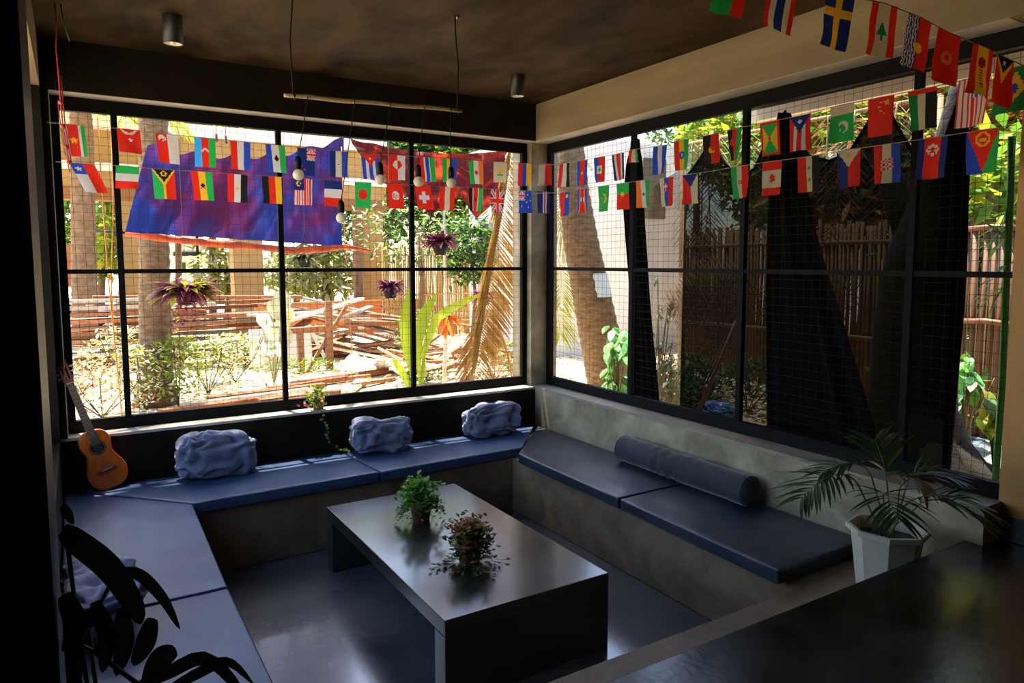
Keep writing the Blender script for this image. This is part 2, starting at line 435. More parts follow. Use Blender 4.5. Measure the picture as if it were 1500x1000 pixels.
pot(root, c, .055, .075, .13, terra)
fm = MB(); sm_ = MB()
for k in range(95):
    a = random.uniform(0, 2*PI); rr = random.uniform(.02, .13); top = c+V((math.cos(a)*rr, math.sin(a)*rr, random.uniform(.12, .29)-rr*.35))
    sm_.tube([c+V((math.cos(a)*.03, math.sin(a)*.03, .11)), (c+top)/2+V((0, 0, .07)), top], .0015, 4)
    for q in range(5): fm.leafq(top+V((random.gauss(0, .018), random.gauss(0, .018), random.gauss(0, .014))), rdir(), V((0, 0, 1)), random.uniform(.034, .052), random.uniform(.026, .038))
for k in range(30):
    a = random.uniform(0, 2*PI); P = [c+V((math.cos(a)*.07, math.sin(a)*.07, .14))]; dv = V((math.cos(a), math.sin(a), .3))
    hh = random.uniform(.06, .14)
    for i in range(6):
        P.append(P[-1]+V((dv.x*.016, dv.y*.016, -hh/6+.01*(i < 1)))); fm.leafq(P[-1], rdir(0), V((0, 0, 1)), .026, .022)
    sm_.tube(P, .0013, 4)
part(sm_, 'stems', stem_m, root); part(fm, 'foliage', green1, root)
c = at(688, 822, z=TZ)
root = empty('potted_plant', c, 'rust-red and green trailing potted plant nearer the front of the cement table', 'plant')
pot(root, c, .06, .075, .12, terra)
fm = MB(); sm_ = MB()
for k in range(130):
    a = random.uniform(0, 2*PI); rr = random.uniform(.02, .125); top = c+V((math.cos(a)*rr, math.sin(a)*rr, random.uniform(.03, .235)))
    sm_.tube([c+V((0, 0, .1)), top], .0015, 4)
    for q in range(6):
        z = random.random(); fm.leafq(top+V((random.gauss(0, .02), random.gauss(0, .02), random.gauss(0, .016))), rdir(), V((0, 0, 1)), random.uniform(.03, .046), random.uniform(.024, .034), 1 if (top.z-c.z > .19 and z < .8) or z < .33 else (0 if z < .85 else 2))
for k in range(26):
    a = random.uniform(PI*.75, PI*1.9) if k < 18 else random.uniform(0, 2*PI); L = random.uniform(.10, .24); P = [c+V((0, 0, .12))]
    for i in range(1, 8):
        t = i/7; P.append(c+V((math.cos(a)*L*t, math.sin(a)*L*t, max(.012, .12*(1-t*1.5)+.02))))
        if random.random() < .85: fm.leafq(P[-1], V((math.cos(a+random.gauss(0, .8)), math.sin(a+random.gauss(0, .8)), .2)), V((0, 0, 1)), .034, .022, random.choice((0, 0, 1, 2)))
    sm_.tube(P, .0014, 4)
part(sm_, 'stems', stem_m, root); part(fm, 'foliage', [mat('leaf_dark_bronze', (.045, .06, .02), .5, (.10, .06, .025), 10, trans=.2), redleaf, green1], root)
# ================================================================ FLAGS
def cloth(n, c): return mat('flag_'+n, c, .75, trans=.45, spec=.2)
FC = dict(R=cloth('red', (.58, .022, .010)), W=cloth('white', (.52, .48, .43)), B=cloth('blue', (.02, .06, .36)), N=cloth('navy', (.012, .025, .13)),
          G=cloth('green', (.02, .33, .06)), Y=cloth('yellow', (.66, .36, .02)), K=cloth('black', (.012, .012, .012)), O=cloth('orange', (.68, .15, .02)),
          L=cloth('sky_blue', (.04, .33, .70)), C=cloth('cream', (.50, .43, .27)), D=cloth('dark_green', (.01, .16, .04)), M=cloth('maroon', (.35, .01, .015)))
FK = list(FC)
def stripes(q, cols):
    n = len(cols); return cols[min(n-1, max(0, int(q*n)))]
def wstr(q, spec):                       # weighted stripes: [(colour, upper limit), ...]
    for c, e in spec:
        if q <= e: return c
    return spec[-1][0]
def star(s, t, cx, cy, r, asp=1.45, rot=0):
    dx, dy = (s-cx), (t-cy)*asp
    d = math.hypot(dx, dy)
    if d > r: return False
    a = (math.atan2(dx, -dy)+rot) % (2*PI/5); a = min(a, 2*PI/5-a)
    return d < r*(1-.62*(a/(PI/5)))*1.0
def circ(s, t, cx, cy, r, asp=1.45): return math.hypot(s-cx, (t-cy)*asp) < r
def cres(s, t, cx, cy, r, ox=.0, oy=.06, k=.8): return circ(s, t, cx, cy, r) and not circ(s, t, cx+ox, cy+oy, r*k)
def union(s, t, x0, x1, y0, y1, base='N'):
    if not (x0 <= s <= x1 and y0 <= t <= y1): return None
    a, b = (s-x0)/(x1-x0), (t-y0)/(y1-y0)
    if abs(a-.5) < .10 or abs(b-.5) < .08: return 'R'
    if abs(a-.5) < .17 or abs(b-.5) < .14: return 'W'
    d = min(abs(a-b), abs(a+b-1))
    return 'R' if d < .05 else 'W' if d < .15 else base
# each design: (s across, t down) as the flag hangs in the photo -> colour key
D = {
 'suriname': lambda s, t: 'Y' if star(s, t, .5, .5, .17) else wstr(s, [('G', .18), ('W', .30), ('R', .70), ('W', .82), ('G', 1)]),
 'turkey': lambda s, t: 'W' if star(s, t, .55, .45, .13) or (cres(s, t, .5, .0, .33, 0, -.05, .82) and t < .22) else 'R',
 'singapore': lambda s, t: ('W' if cres(s, t, .27, .16, .17, 0, .07) or any(circ(s, t, .27+.07*math.cos(k*1.26), .2+.04*math.sin(k*1.26), .025) for k in range(5)) else 'R') if s < .5 else 'W',
 'azerbaijan': lambda s, t: 'W' if cres(s, t, .5, .45, .15, 0, .05) or star(s, t, .5, .53, .06) else stripes(s, 'LRG'),
 'netherlands': lambda s, t: stripes(s, 'RWB'),
 'lesotho': lambda s, t: 'K' if (circ(s, t, .5, .5, .12) and abs(t-.5) < .10+.3*abs(s-.5)) or (abs(s-.5) < .03 and .36 < t < .6) else wstr(s, [('B', .30), ('W', .68), ('G', 1)]),
 'new_zealand': lambda s, t: union(s, t, .5, 1, 0, .45) or ('R' if any(star(s, t, *c, .05) for c in ((.25, .7), (.4, .8), (.12, .8), (.25, .9))) else 'N'),
 'honduras_dark': lambda s, t: 'B' if star(s, t, .5, .5, .06) else wstr(s, [('N', .33), ('C', .66), ('B', 1)]),
 'cuba': lambda s, t: ('W' if star(s, t, .5, .17, .11) else 'R') if t < .5*(1-abs(s-.5)*2) else stripes(s, 'BWBWB'),
 'greenland': lambda s, t: ('W' if s < .5 else 'R') if circ(s, t, .5, .38, .26) else ('R' if s < .5 else 'W'),
 'gambia': lambda s, t: wstr(s, [('R', .30), ('W', .38), ('B', .60), ('W', .66), ('G', 1)]),
 'gabon': lambda s, t: wstr(s, [('G', .28), ('Y', .48), ('K', .60), ('B', 1)]),
 'niger': lambda s, t: 'R' if circ(s, t, .5, .5, .12) else stripes(s, 'GWO'),
 'cyprus': lambda s, t: 'Y' if circ(s, t, .5, .42, .2) and (noise.noise(V((s*6, t*6, 0))) > -.25) else ('G' if .60 < t < .68 and .3 < s < .7 else 'C'),
 'armenia': lambda s, t: wstr(s, [('R', .32), ('B', .6), ('Y', 1)]),
 'monaco': lambda s, t: 'C' if s < .5 else 'R',
 'chile': lambda s, t: ('W' if star(s, t, .25, .2, .14) else 'B') if s < .5 and t < .36 else ('R' if s > .5 else 'W'),
 'italy_side': lambda s, t: stripes(t, 'GWR'),
 'vanuatu': lambda s, t: ('Y' if t < .40-abs(s-.5)*.75 and circ(s, t, .5, .14, .14) and not circ(s, t, .5, .14, .08) else
                          'K' if t < .46*(1-abs(s-.5)*2)-.04 else 'Y' if t < .53*(1-abs(s-.5)*2)+.03 or abs(s-.5) < .045 else 'G' if s < .5 else 'R'),
 'ghana': lambda s, t: 'K' if star(s, t, .5, .5, .15) else stripes(s, 'RYG'),
 'egypt': lambda s, t: 'Y' if circ(s, t, .5, .5, .09) else stripes(s, 'RWK'),
 'germany': lambda s, t: stripes(s, 'KRY'),
 'malaysia': lambda s, t: ('Y' if cres(s, t, .27, .2, .14, .06, 0) or star(s, t, .36, .2, .08) else 'N') if s < .55 and t < .45 else stripes(s, 'RWRWRWRWRWRWRW'),
 'france': lambda s, t: stripes(t, 'NWR'),
 'bangladesh': lambda s, t: 'R' if circ(s, t, .5, .47, .30) else 'G',
 'tunisia': lambda s, t: ('R' if cres(s, t, .5, .47, .17, .04, 0) or star(s, t, .54, .47, .07) else 'W') if circ(s, t, .5, .47, .25) else 'R',
 'switzerland': lambda s, t: 'W' if (abs(s-.5) < .12 and abs(t-.5) < .24) or (abs(s-.5) < .34 and abs(t-.5) < .09) else 'R',
 'austria': lambda s, t: stripes(s, 'RCR'),
 'kenya': lambda s, t: 'K' if circ(s, t, .5, .5, .08) else 'R' if circ(s, t, .5, .5, .16) else wstr(s, [('K', .3), ('W', .36), ('R', .64), ('W', .7), ('G', 1)]),
 'united_kingdom': lambda s, t: union(s, t, 0, 1, 0, 1),
 'australia': lambda s, t: union(s, t, 0, .5, 0, .45) or ('W' if any(star(s, t, *c, .07) for c in ((.25, .72), (.7, .2), (.85, .45), (.7, .75), (.62, .5))) else 'B'),
 'iceland': lambda s, t: wstr(s, [('N', .45), ('W', .55), ('R', .66), ('W', .75), ('N', 1)]),
 'yemen': lambda s, t: wstr(s, [('R', .4), ('W', .72), ('K', 1)]),
 'cambodia': lambda s, t: 'Y' if circ(s, t, .5, .5, .10) else wstr(s, [('B', .25), ('R', .75), ('B', 1)]),
 'haiti': lambda s, t: ('G' if circ(s, t, .52, .5, .11) else 'W') if abs(s-.5) < .24 and abs(t-.5) < .17 else ('B' if s < .45 else 'R'),
 'costa_rica': lambda s, t: wstr(s, [('N', .16), ('W', .33), ('R', .67), ('W', .84), ('N', 1)]),
 'small_hidden': lambda s, t: wstr(s, [('R', .45), ('C', .75), ('G', 1)]),
 'honduras': lambda s, t: stripes(s, 'BWB'),
 'ethiopia': lambda s, t: ('Y' if star(s, t, .5, .5, .12) else 'B') if circ(s, t, .5, .5, .2) else stripes(s, 'RYG'),
 'angola': lambda s, t: 'Y' if cres(s, t, .55, .52, .17, .05, -.04) or star(s, t, .5, .5, .08) else ('K' if s < .5 else 'R'),
 'malawi': lambda s, t: 'R' if circ(s, t, .28, .42, .16) and s < .4 else wstr(s, [('K', .34), ('R', .68), ('G', 1)]),
 'grenada': lambda s, t: 'R' if s < .12 or s > .88 or t < .09 or t > .91 else ('R' if circ(s, t, .5, .5, .08) else 'G' if abs(t-.5) > abs(s-.5) else 'Y'),
 'puerto_rico': lambda s, t: ('W' if star(s, t, .5, .17, .12) else 'N') if t < .5*(1-abs(s-.5)*2) else stripes(s, 'RWRWR'),
 'pakistan': lambda s, t: 'C' if t < .25 else ('W' if cres(s, t, .55, .6, .24, -.08, .05) or star(s, t, .42, .68, .07) else 'G'),
 'china': lambda s, t: 'Y' if star(s, t, .74, .15, .12) or any(circ(s, t, *c, .035) for c in ((.5, .12), (.44, .25), (.5, .35), (.62, .42))) else 'R',
 'emirates': lambda s, t: 'R' if t < .10 else wstr(s, [('D', .33), ('C', .60), ('K', 1)]),
 'usa': lambda s, t: ('W' if (int(s*22)+int(t*34)) % 2 == 0 else 'B') if s > .46 and t < .42 else stripes(s, 'RWRWRWRWRWRWR'),
 'brazil': lambda s, t: 'B' if circ(s, t, .5, .5, .2) else 'Y' if abs(s-.5)/.4+abs(t-.5)/.42 < 1 else 'D',
 'liechtenstein': lambda s, t: 'Y' if circ(s, t, .78, .2, .11) else ('R' if s < .55 else 'B'),
 'eswatini': lambda s, t: ('K' if abs(s-.5) < .07 else 'W') if circ(s, t, .5, .45, .17) else wstr(s, [('B', .2), ('Y', .27), ('R', .73), ('Y', .8), ('B', 1)]),
 'mauritania': lambda s, t: 'Y' if cres(s, t, .55, .5, .27, -.08, 0, .85) or star(s, t, .30, .5, .07) else 'G',
 'portugal': lambda s, t: 'Y' if circ(s, t, .5, .42, .14) else ('G' if t < .42 else 'R'),
 'india': lambda s, t: 'B' if circ(s, t, .5, .5, .09) else stripes(s, 'OWG'),
 'slovakia': lambda s, t: ('W' if abs(s-.42) < .04 or abs(t-.3) < .03 else 'R') if abs(s-.42) < .16 and abs(t-.32) < .15 else wstr(s, [('C', .35), ('B', .66), ('R', 1)]),
 'czechia': lambda s, t: 'N' if t < .45*(1-abs(s-.5)*2) else ('R' if s < .5 else 'C'),
 'iran': lambda s, t: 'R' if circ(s, t, .5, .5, .10) and not circ(s, t, .5, .5, .05) else wstr(s, [('G', .33), ('C', .63), ('R', 1)]),
 'canada': lambda s, t: 'R' if t < .26 or t > .76 or (circ(s, t, .5, .5, .17) and noise.noise(V((s*9, t*9, 2))) > -.3) else 'C',
 'syria': lambda s, t: 'G' if star(s, t, .52, .32, .09) or star(s, t, .52, .66, .09) else wstr(s, [('R', .38), ('C', .68), ('K', 1)]),
 'philippines': lambda s, t: ('Y' if circ(s, t, .5, .14, .10) else 'C') if t < .48*(1-abs(s-.5)*2) else ('N' if s < .5 else 'R'),
 'croatia': lambda s, t: ('R' if (int(s*14)+int(t*20)) % 2 else 'W') if abs(s-.5) < .2 and .38 < t < .66 else stripes(s, 'RCB'),
 'north_korea': lambda s, t: ('R' if star(s, t, .5, .3, .17) else 'W') if circ(s, t, .5, .3, .2) else wstr(s, [('N', .2), ('W', .24), ('R', .76), ('W', .8), ('N', 1)]),
 'eritrea': lambda s, t: ('Y' if (circ(s, t, .5, .2, .24) and not circ(s, t, .5, .2, .17)) or (abs(s-.5) < .1 and abs(t-.22) < .04) else 'R') if abs(s-.5) < .5*(1-t) else ('B' if s < .5 else 'G'),
 'thailand': lambda s, t: wstr(s, [('R', .16), ('C', .33), ('N', .67), ('C', .84), ('R', 1)]),
 'sweden': lambda s, t: 'Y' if abs(s-.5) < .10 or abs(t-.34) < .07 else 'N',
 'lebanon': lambda s, t: 'D' if (t > .36 and t < .66 and abs(s-.5) < (t-.34)*.7 and t < .6) or (abs(s-.5) < .03 and .5 < t < .7) else wstr(s, [('R', .26), ('C', .74), ('R', 1)]),
 'kiribati': lambda s, t: ('Y' if circ(s, t, .56, .6, .15) else ('R' if s > .5 else ('W' if math.sin((s+.02*math.sin(t*26))*62) > .1 else 'N'))),
 'kyrgyzstan': lambda s, t: ('R' if circ(s, t, .5, .5, .09) else 'O') if circ(s, t, .5, .5, .19) else 'R',
 'spain': lambda s, t: 'M' if circ(s, t, .5, .33, .16) or (.42 < s < .56 and .46 < t < .86 and int(t*36) % 2) else wstr(s, [('R', .25), ('Y', .75), ('R', 1)]),
 'timor': lambda s, t: ('W' if star(s, t, .5, .12, .1) else 'K') if t < .34*(1-abs(s-.5)*2)-.0 else 'Y' if t < .55*(1-abs(s-.5)*2) else 'R',
 'fragment': lambda s, t: 'G' if s < .6 else 'R',
}
def flag(P, W, H, key, along, label, tilt=0, sway=0, swing=0, curl=0, nx=18, ny=27, group=None, skew=0, narrow=1.0):
    """P: top centre in the world, along: unit vector of the string; tilt = lean in the flag's plane, swing = lean out of it."""
    along = V(along).normalized(); nrm = V((0, 0, 1)).cross(along).normalized()
    dn = (V((0, 0, -1))*math.cos(tilt)+V((along.x, along.y, 0)).normalized()*math.sin(tilt)+nrm*math.sin(swing)).normalized()
    vs = []; fs = []; ms = []
    f = D[key]; sd = random.uniform(0, 50)
    for j in range(ny+1):
        t = j/ny
        for i in range(nx+1):
            s = i/nx
            q = along*((s-.5)*W*(1-(1-narrow)*t)) + dn*(t*H)
            n = math.sin(s*PI*1.6+sd)*.010*t + noise.noise(V((s*1.5+sd, t*2, 0)))*.016*t + curl*t*t*(s-.5)
            q += nrm*n + along*(skew*t*H)
            q.z += abs(s-.5)*.0
            vs.append(q)
    mb = MB()
    for j in range(ny):
        for i in range(nx):
            a = j*(nx+1)+i; fs.append((a, a+1, a+nx+2, a+nx+1)); ms.append(f((i+.5)/nx, (j+.5)/ny))
    used = sorted(set(ms)); mb.v = [tuple(v) for v in vs]; mb.f = fs; mb.m = [used.index(k) for k in ms]; mb.sm = [True]*len(fs)
    # folded hem over the string
    o = mb.build('flag', [FC[k] for k in used]); o.location = P
    return tag(o, label, 'flag', group)
string_m = mat('bunting_cord', (.35, .26, .16), .8)
def bunting(pts, label, r=.0022):
    P = []
    for a, b in zip(pts, pts[1:]):
        n = 4; sag = (b-a).length*.012
        for i in range(n):
            t = i/n; q = a.lerp(b, t); q.z -= sag*4*t*(1-t)*.5; P.append(q)
    P.append(pts[-1])
    o = MB().tube(P, r, 5).build('bunting_string', string_m)
    return tag(o, label, 'string')
FY, FX = -.055, -.055
up_b = [(105,182,'suriname','leftmost green, white and red flag with a yellow star'), (188,189,'turkey','red flag with white crescent and star beside the left mullion'),
 (244,196,'singapore','red and white flag with a small white crescent'), (300,202,'azerbaijan','sky blue, red and green flag with a white crescent'),
 (352,207,'netherlands','red, white and blue striped flag over the blue tarp'), (403,212,'lesotho','blue, white and green flag with a small black emblem'),
 (449,217,'new_zealand','dark navy flag with a small union canton at right'), (496,221,'honduras_dark','navy, cream and blue flag by the tarp edge'),
 (541,225,'cuba','blue and white striped flag with a red star triangle'), (582,227,'greenland','red and white flag with a counter-coloured disc'),
 (625,230,'gambia','red, blue and green flag with thin white lines'), (659,232,'gabon','green, yellow and blue flag above a white bulb'),
 (697,235,'niger','green, white and orange flag with an orange dot'), (733,237,'cyprus','cream flag with a yellow map shape'),
 (769,239,'armenia','red, blue and yellow flag against the corner column'), (799,239,'monaco','half cream half red flag on the corner column')]
lo_b = [(120,239,'chile','blue, white and red flag with a white star, blown aslant'), (187,243,'italy_side','green, white and red banded flag, blown aslant'),
 (239,248,'vanuatu','green and red flag with a black triangle and yellow Y'), (295,251,'ghana','red, yellow and green flag with a black star'),
 (348,255,'egypt','red, white and black flag with a small yellow emblem'), (398,258,'germany','black, red and yellow striped flag'),
 (444,261,'malaysia','red and white pinstriped flag with a blue crescent canton'), (488,264,'france','flag in stacked bands of navy, white and red'),
 (532,267,'bangladesh','green flag with a big red disc'), (578,269,'tunisia','red flag with a white disc and crescent'),
 (619,271,'switzerland','red flag with a white cross'), (656,273,'austria','red, cream and red striped flag'),
 (697,275,'kenya','black, red and green flag with a shield emblem'), (729,277,'united_kingdom','union flag of red and white crosses on navy'),
 (769,279,'australia','blue flag with union canton and stars by the column'), (796,280,'iceland','navy flag with white and red stripe by the column')]
up_r = [(827,239,'yemen','red, white and black flag just right of the corner column'), (853,235,'cambodia','blue, red and blue flag near the leaning palm trunk'),
 (878,230,'haiti','blue and red flag with a white box'), (905,225,'costa_rica','flag striped navy, white, red, white and navy'),
 (927,219,'small_hidden','small red, cream and green flag by the mullion'), (967,213,'honduras','blue, white and blue flag'),
 (998,205,'ethiopia','red, yellow and green flag with a blue disc'), (1041,197,'angola','black and red flag with a yellow emblem'),
 (1076,188,'malawi','curled black, red and green flag at a mullion'), (1127,178,'grenada','red bordered flag of green and yellow triangles'),
 (1172,169,'puerto_rico','red and white striped flag with a navy star triangle'), (1234,153,'pakistan','green flag with white top band and crescent'),
 (1291,142,'china','red flag with small yellow stars'), (1351,130,'emirates','green, cream and black flag with a red top edge'),
 (1428,113,'usa','red and white striped flag with a blue starred canton'), (1492,97,'brazil','green flag with a yellow diamond at the picture edge')]
lo_r = [(827,281,'liechtenstein','red and blue flag with a small gold crown'), (853,276,'eswatini','blue, yellow and red flag with a black and white shield'),
 (884,272,'mauritania','green flag with a yellow crescent'), (912,268,'portugal','green over red flag with a yellow disc'),
 (941,264,'india','orange, white and green flag with a blue wheel'), (976,260,'slovakia','cream, blue and red flag with a red shield'),
 (1011,255,'czechia','red and cream flag with a navy triangle'), (1083,243,'iran','green, cream and red flag with a red emblem'),
 (1131,236,'canada','red banded cream flag with a red leaf'), (1184,229,'syria','red, cream and black flag with two green stars'),
 (1243,219,'philippines','navy and red flag with a cream sun triangle'), (1299,211,'croatia','red, cream and blue flag with a checked shield'),
 (1367,201,'north_korea','navy edged red flag with a star in a disc'), (1440,190,'eritrea','blue and green flag with a red triangle and yellow wreath')]
ODD = {'chile': dict(tilt=.40, skew=0), 'italy_side': dict(tilt=-.18, H=.16, skew=.1), 'turkey': dict(H=.165, tilt=.05), 'small_hidden': dict(W=.10, H=.10), 'cyprus': dict(H=.19), 'angola': dict(H=.20),
       'malawi': dict(W=.13, narrow=.6, H=.21), 'eswatini': dict(W=.13), 'tunisia': dict(tilt=.10), 'switzerland': dict(tilt=.16), 'india': dict(tilt=.10), 'usa': dict(W=.15, H=.235), 'pakistan': dict(tilt=.03), 'brazil': dict(tilt=-.2)}
for row, side, wh in ((up_b, 'b', 'upper'), (lo_b, 'b', 'lower'), (up_r, 'r', 'upper'), (lo_r, 'r', 'lower')):
    P = [at(u, v, y=FY) if side == 'b' else at(u, v, x=FX) for u, v, *_ in row]
    for i, (u, v, key, lab) in enumerate(row):
        a, b = P[max(0, i-1)], P[min(len(P)-1, i+1)]
        al = (b-a).normalized()
        kw = dict(ODD.get(key, {})); W = kw.pop('W', .148 if side == 'b' else .15); H = kw.pop('H', .212); tl = kw.pop('tilt', random.uniform(-.05, .09))
        flag(P[i]-V((0, 0, .002)), W, H, key, al, '%s, %s string, %s window' % (lab, wh, 'back' if side == 'b' else 'right'),
             tilt=tl, swing=random.uniform(-.05, .05), group='flags on the bunting strings', narrow=kw.pop('narrow', random.uniform(.92, 1.0)), curl=random.uniform(-.03, .03), **kw)
def line_pts(rb, rr):
    a = [at(u, v, y=FY) for u, v, *_ in rb]; b = [at(u, v, x=FX) for u, v, *_ in rr]
    s0 = a[0]+(a[0]-a[1])*.55; s0.x = max(s0.x, -4.0)
    c = V((FX, FY, (a[-1].z+b[0].z)/2))
    e = b[-1]+(b[-1]-b[-2])*.6
    return [s0]+a+[c]+b+[e]
bunting(line_pts(up_b, up_r), 'upper bunting string running along both windows')
bunting(line_pts(lo_b, lo_r), 'lower bunting string running along both windows')
near = [(1082, -58, 2.75, 'fragment', 'green and red flag cut off by the top edge', .45), (1150, -36, 2.8, 'thailand', 'flag striped red, cream, navy, cream and red', .25),
 (1232, -8, 2.86, 'sweden', 'navy flag with a yellow cross', .26), (1297, 5, 2.93, 'lebanon', 'red and cream flag with a green cedar', .22), (1348, 25, 3.0, 'kiribati', 'red flag with white waves on navy', .26),
 (1391, 48, 3.06, 'kyrgyzstan', 'plain red flag with a faint orange sun', .20), (1441, 68, 3.13, 'spain', 'red and yellow flag with a dark crest', .17), (1473, 84, 3.20, 'timor', 'red flag with a black and yellow triangle', .2)]
P = [at(u, v, d=d) for u, v, d, *_ in near]
for i, (u, v, d, key, lab, tl) in enumerate(near):
    a, b = P[max(0, i-1)], P[min(len(P)-1, i+1)]; al = (b-a).normalized(); al = V((al.x, al.y, al.z))
    flag(P[i], .135, .215, key, al, lab+', nearest slanting string', tilt=-tl*.55, swing=0, group='flags on the bunting strings', nx=26, ny=38)
bunting([at(1000, -60, d=2.7)]+P+[at(1530, 110, x=-.03)], 'slanting bunting string nearest the camera under the right beam')
# ================================================================ GUITAR
wood_o = mat('orange_guitar_wood', (.62, .11, .012), .28, (.74, .16, .02), 5, 5, coat=.6, stretch=(6, 1, 1), spec=.5)
wood_d = mat('dark_rosewood', (.10, .035, .02), .4, (.16, .06, .035), 9)
fret_m = mat('fret_metal', (.6, .55, .45), .3, metal=.9)
blk = mat('matt_black', (.004, .004, .004), .6, spec=.3)
white_pl = mat('ivory_plastic', (.75, .70, .58), .4)
def guitar():
    bot, head = at(167, 704, y=-.13), at(90, 532, y=-.006)
    bot.z = CT+.012; ax = head-bot; Lt = ax.length; Y = ax.normalized()
    F = (CP-bot); F = (V((.10, -1, .25))); F = (F-Y*F.dot(Y)).normalized(); X = Y.cross(F)
    root = empty('guitar', bot, 'small orange wooden guitar leaning in the left corner on the bench', 'guitar')
    T = lambda x, y, z: bot+X*x+Y*y+F*z
    S_ = Lt/.91
    prof = [(0, 0), (.06, .003), (.11, .022), (.142, .06), (.152, .105), (.145, .15), (.12, .195), (.103, .235), (.102, .265), (.112, .30), (.118, .335), (.108, .375), (.078, .405), (.035, .418), (0, .42)]
    def cr(P, n=4):
        o = []
        for i in range(len(P)-1):
            p0, p1, p2, p3 = P[max(i-1, 0)], P[i], P[i+1], P[min(i+2, len(P)-1)]
            for k in range(n):
                t = k/n
                o.append(tuple(.5*((2*p1[j])+(-p0[j]+p2[j])*t+(2*p0[j]-5*p1[j]+4*p2[j]-p3[j])*t*t+(-p0[j]+3*p1[j]-3*p2[j]+p3[j])*t**3) for j in (0, 1)))
        return o+[P[-1]]
    h = cr(prof); ring = h+[(-x, y) for x, y in h[::-1][1:-1]]; n = len(ring); D_ = .075
    mb = MB(); z0, z1 = -D_, 0
    def rg(k, z): return [T(x*.80*k*S_, (.2+(y-.2)*k)*S_, z) for x, y in ring]
    vs = rg(.97, z0)+rg(1, z0+.006)+rg(1, z1-.005)+rg(.975, z1); fs = []
    for r in range(3):
        for i in range(n): j = (i+1) % n; fs.append((r*n+i, r*n+j, (r+1)*n+j, (r+1)*n+i))
    fs += [tuple(range(n))[::-1], tuple(3*n+i for i in range(n))]
    mb.add(vs, fs, 0); part(mb, 'body', wood_o, root)
    def disc(r, y, z, m, name, r2=0):
        q = MB(); k = 24
        if r2: 
            vs = [T(math.cos(a)*rr, y+math.sin(a)*rr, z) for rr in (r2, r) for a in [2*PI*i/k for i in range(k)]]
            q.add(vs, [(i, (i+1) % k, k+(i+1) % k, k+i) for i in range(k)])
        else: q.add([T(math.cos(a)*r, y+math.sin(a)*r, z) for a in [2*PI*i/k for i in range(k)]], [tuple(range(k))])
        return part(q, name, m, root)
    disc(.040*S_, .295*S_, .0015, blk, 'sound_hole'); disc(.052*S_, .295*S_, .0012, wood_d, 'rosette', .042*S_)
    def bar(name, x0, x1, y0, y1, za, zb, m, par=root, w1=None):
        q = MB(); a, b = (x0, x1); c, d = (w1 if w1 else (x0, x1))
        P = [T(a, y0, za), T(b, y0, za), T(b, y0, zb), T(a, y0, zb), T(c, y1, za), T(d, y1, za), T(d, y1, zb), T(c, y1, zb)]
        q.add(P, [(0, 3, 2, 1), (4, 5, 6, 7), (0, 1, 5, 4), (1, 2, 6, 5), (2, 3, 7, 6), (3, 0, 4, 7)])
        return part(q, name, m, root)
    br = bar('bridge', -.062, .062, .118*S_, .140*S_, 0, .010, wood_d); nest(bar('saddle', -.036, .036, .134*S_, .137*S_, .010, .014, white_pl), br)
    bar('neck', -.027, .027, .40*S_, .765*S_, -.018, .003, wood_d, w1=(-.022, .022))
    fb = bar('fretboard', -.027, .027, .315*S_, .765*S_, .003, .007, mat('fretboard_wood', (.10, .06, .035), .45), w1=(-.022, .022))
    q = MB(); y = .765; sc_ = .60
    for k in range(1, 18):
        yy = (.765-(.62*(1-2**(-k/12))))*S_
        if yy > .32*S_: q.beam(T(-.025, yy, .0078), T(.025, yy, .0078), .002, .0018)
    nest(part(q, 'frets', fret_m, root), fb)
    bar('nut', -.022, .022, .765*S_, .770*S_, .003, .010, white_pl)
    # headstock with two slots
    q = MB()
    for a, b in ((-.030, -.018), (-.006, .006), (.018, .030)):
        q.add([T(a, .79*S_, -.016), T(b, .79*S_, -.016), T(b, .79*S_, .002), T(a, .79*S_, .002), T(a*1.1, .90*S_, -.03), T(b*1.1, .90*S_, -.03), T(b*1.1, .90*S_, -.012), T(a*1.1, .90*S_, -.012)],
              [(0, 3, 2, 1), (4, 5, 6, 7), (0, 1, 5, 4), (1, 2, 6, 5), (2, 3, 7, 6), (3, 0, 4, 7)])
    for (y0, y1, dz) in ((.768, .795, 0), (.895, .93, -.014)):
        q.add([T(-.03, y0*S_, -.016+dz), T(.03, y0*S_, -.016+dz), T(.03, y0*S_, .002+dz), T(-.03, y0*S_, .002+dz), T(-.034, y1*S_, -.018+dz), T(.034, y1*S_, -.018+dz), T(.034, y1*S_, 0+dz), T(-.034, y1*S_, 0+dz)],
              [(0, 3, 2, 1), (4, 5, 6, 7), (0, 1, 5, 4), (1, 2, 6, 5), (2, 3, 7, 6), (3, 0, 4, 7)])
    hs = part(q, 'headstock', mat('headstock_wood', (.22, .07, .035), .35, (.3, .10, .05), 8), root)
    for k in range(3):
        for sg in (-1, 1):
            q = MB(); y = (.81+.033*k)*S_; q.tube([T(sg*.030, y, -.012-.004*k), T(sg*.045, y, -.012-.004*k)], .003, 6); q.ball(T(sg*.05, y, -.012-.004*k), .0085, 8, 5)
            pg = q.build('tuning_peg', white_pl, loc=root.location); pg.parent = hs; pg.location = (0, 0, 0)
    q = MB()
    for k in range(6): x = -.025+.01*k; q.tube([T(x, .136*S_, .014), T(x*.7, .77*S_, .011)], .0006, 4)
    part(q, 'strings', mat('nylon_strings', (.5, .42, .3), .4), root)
guitar()

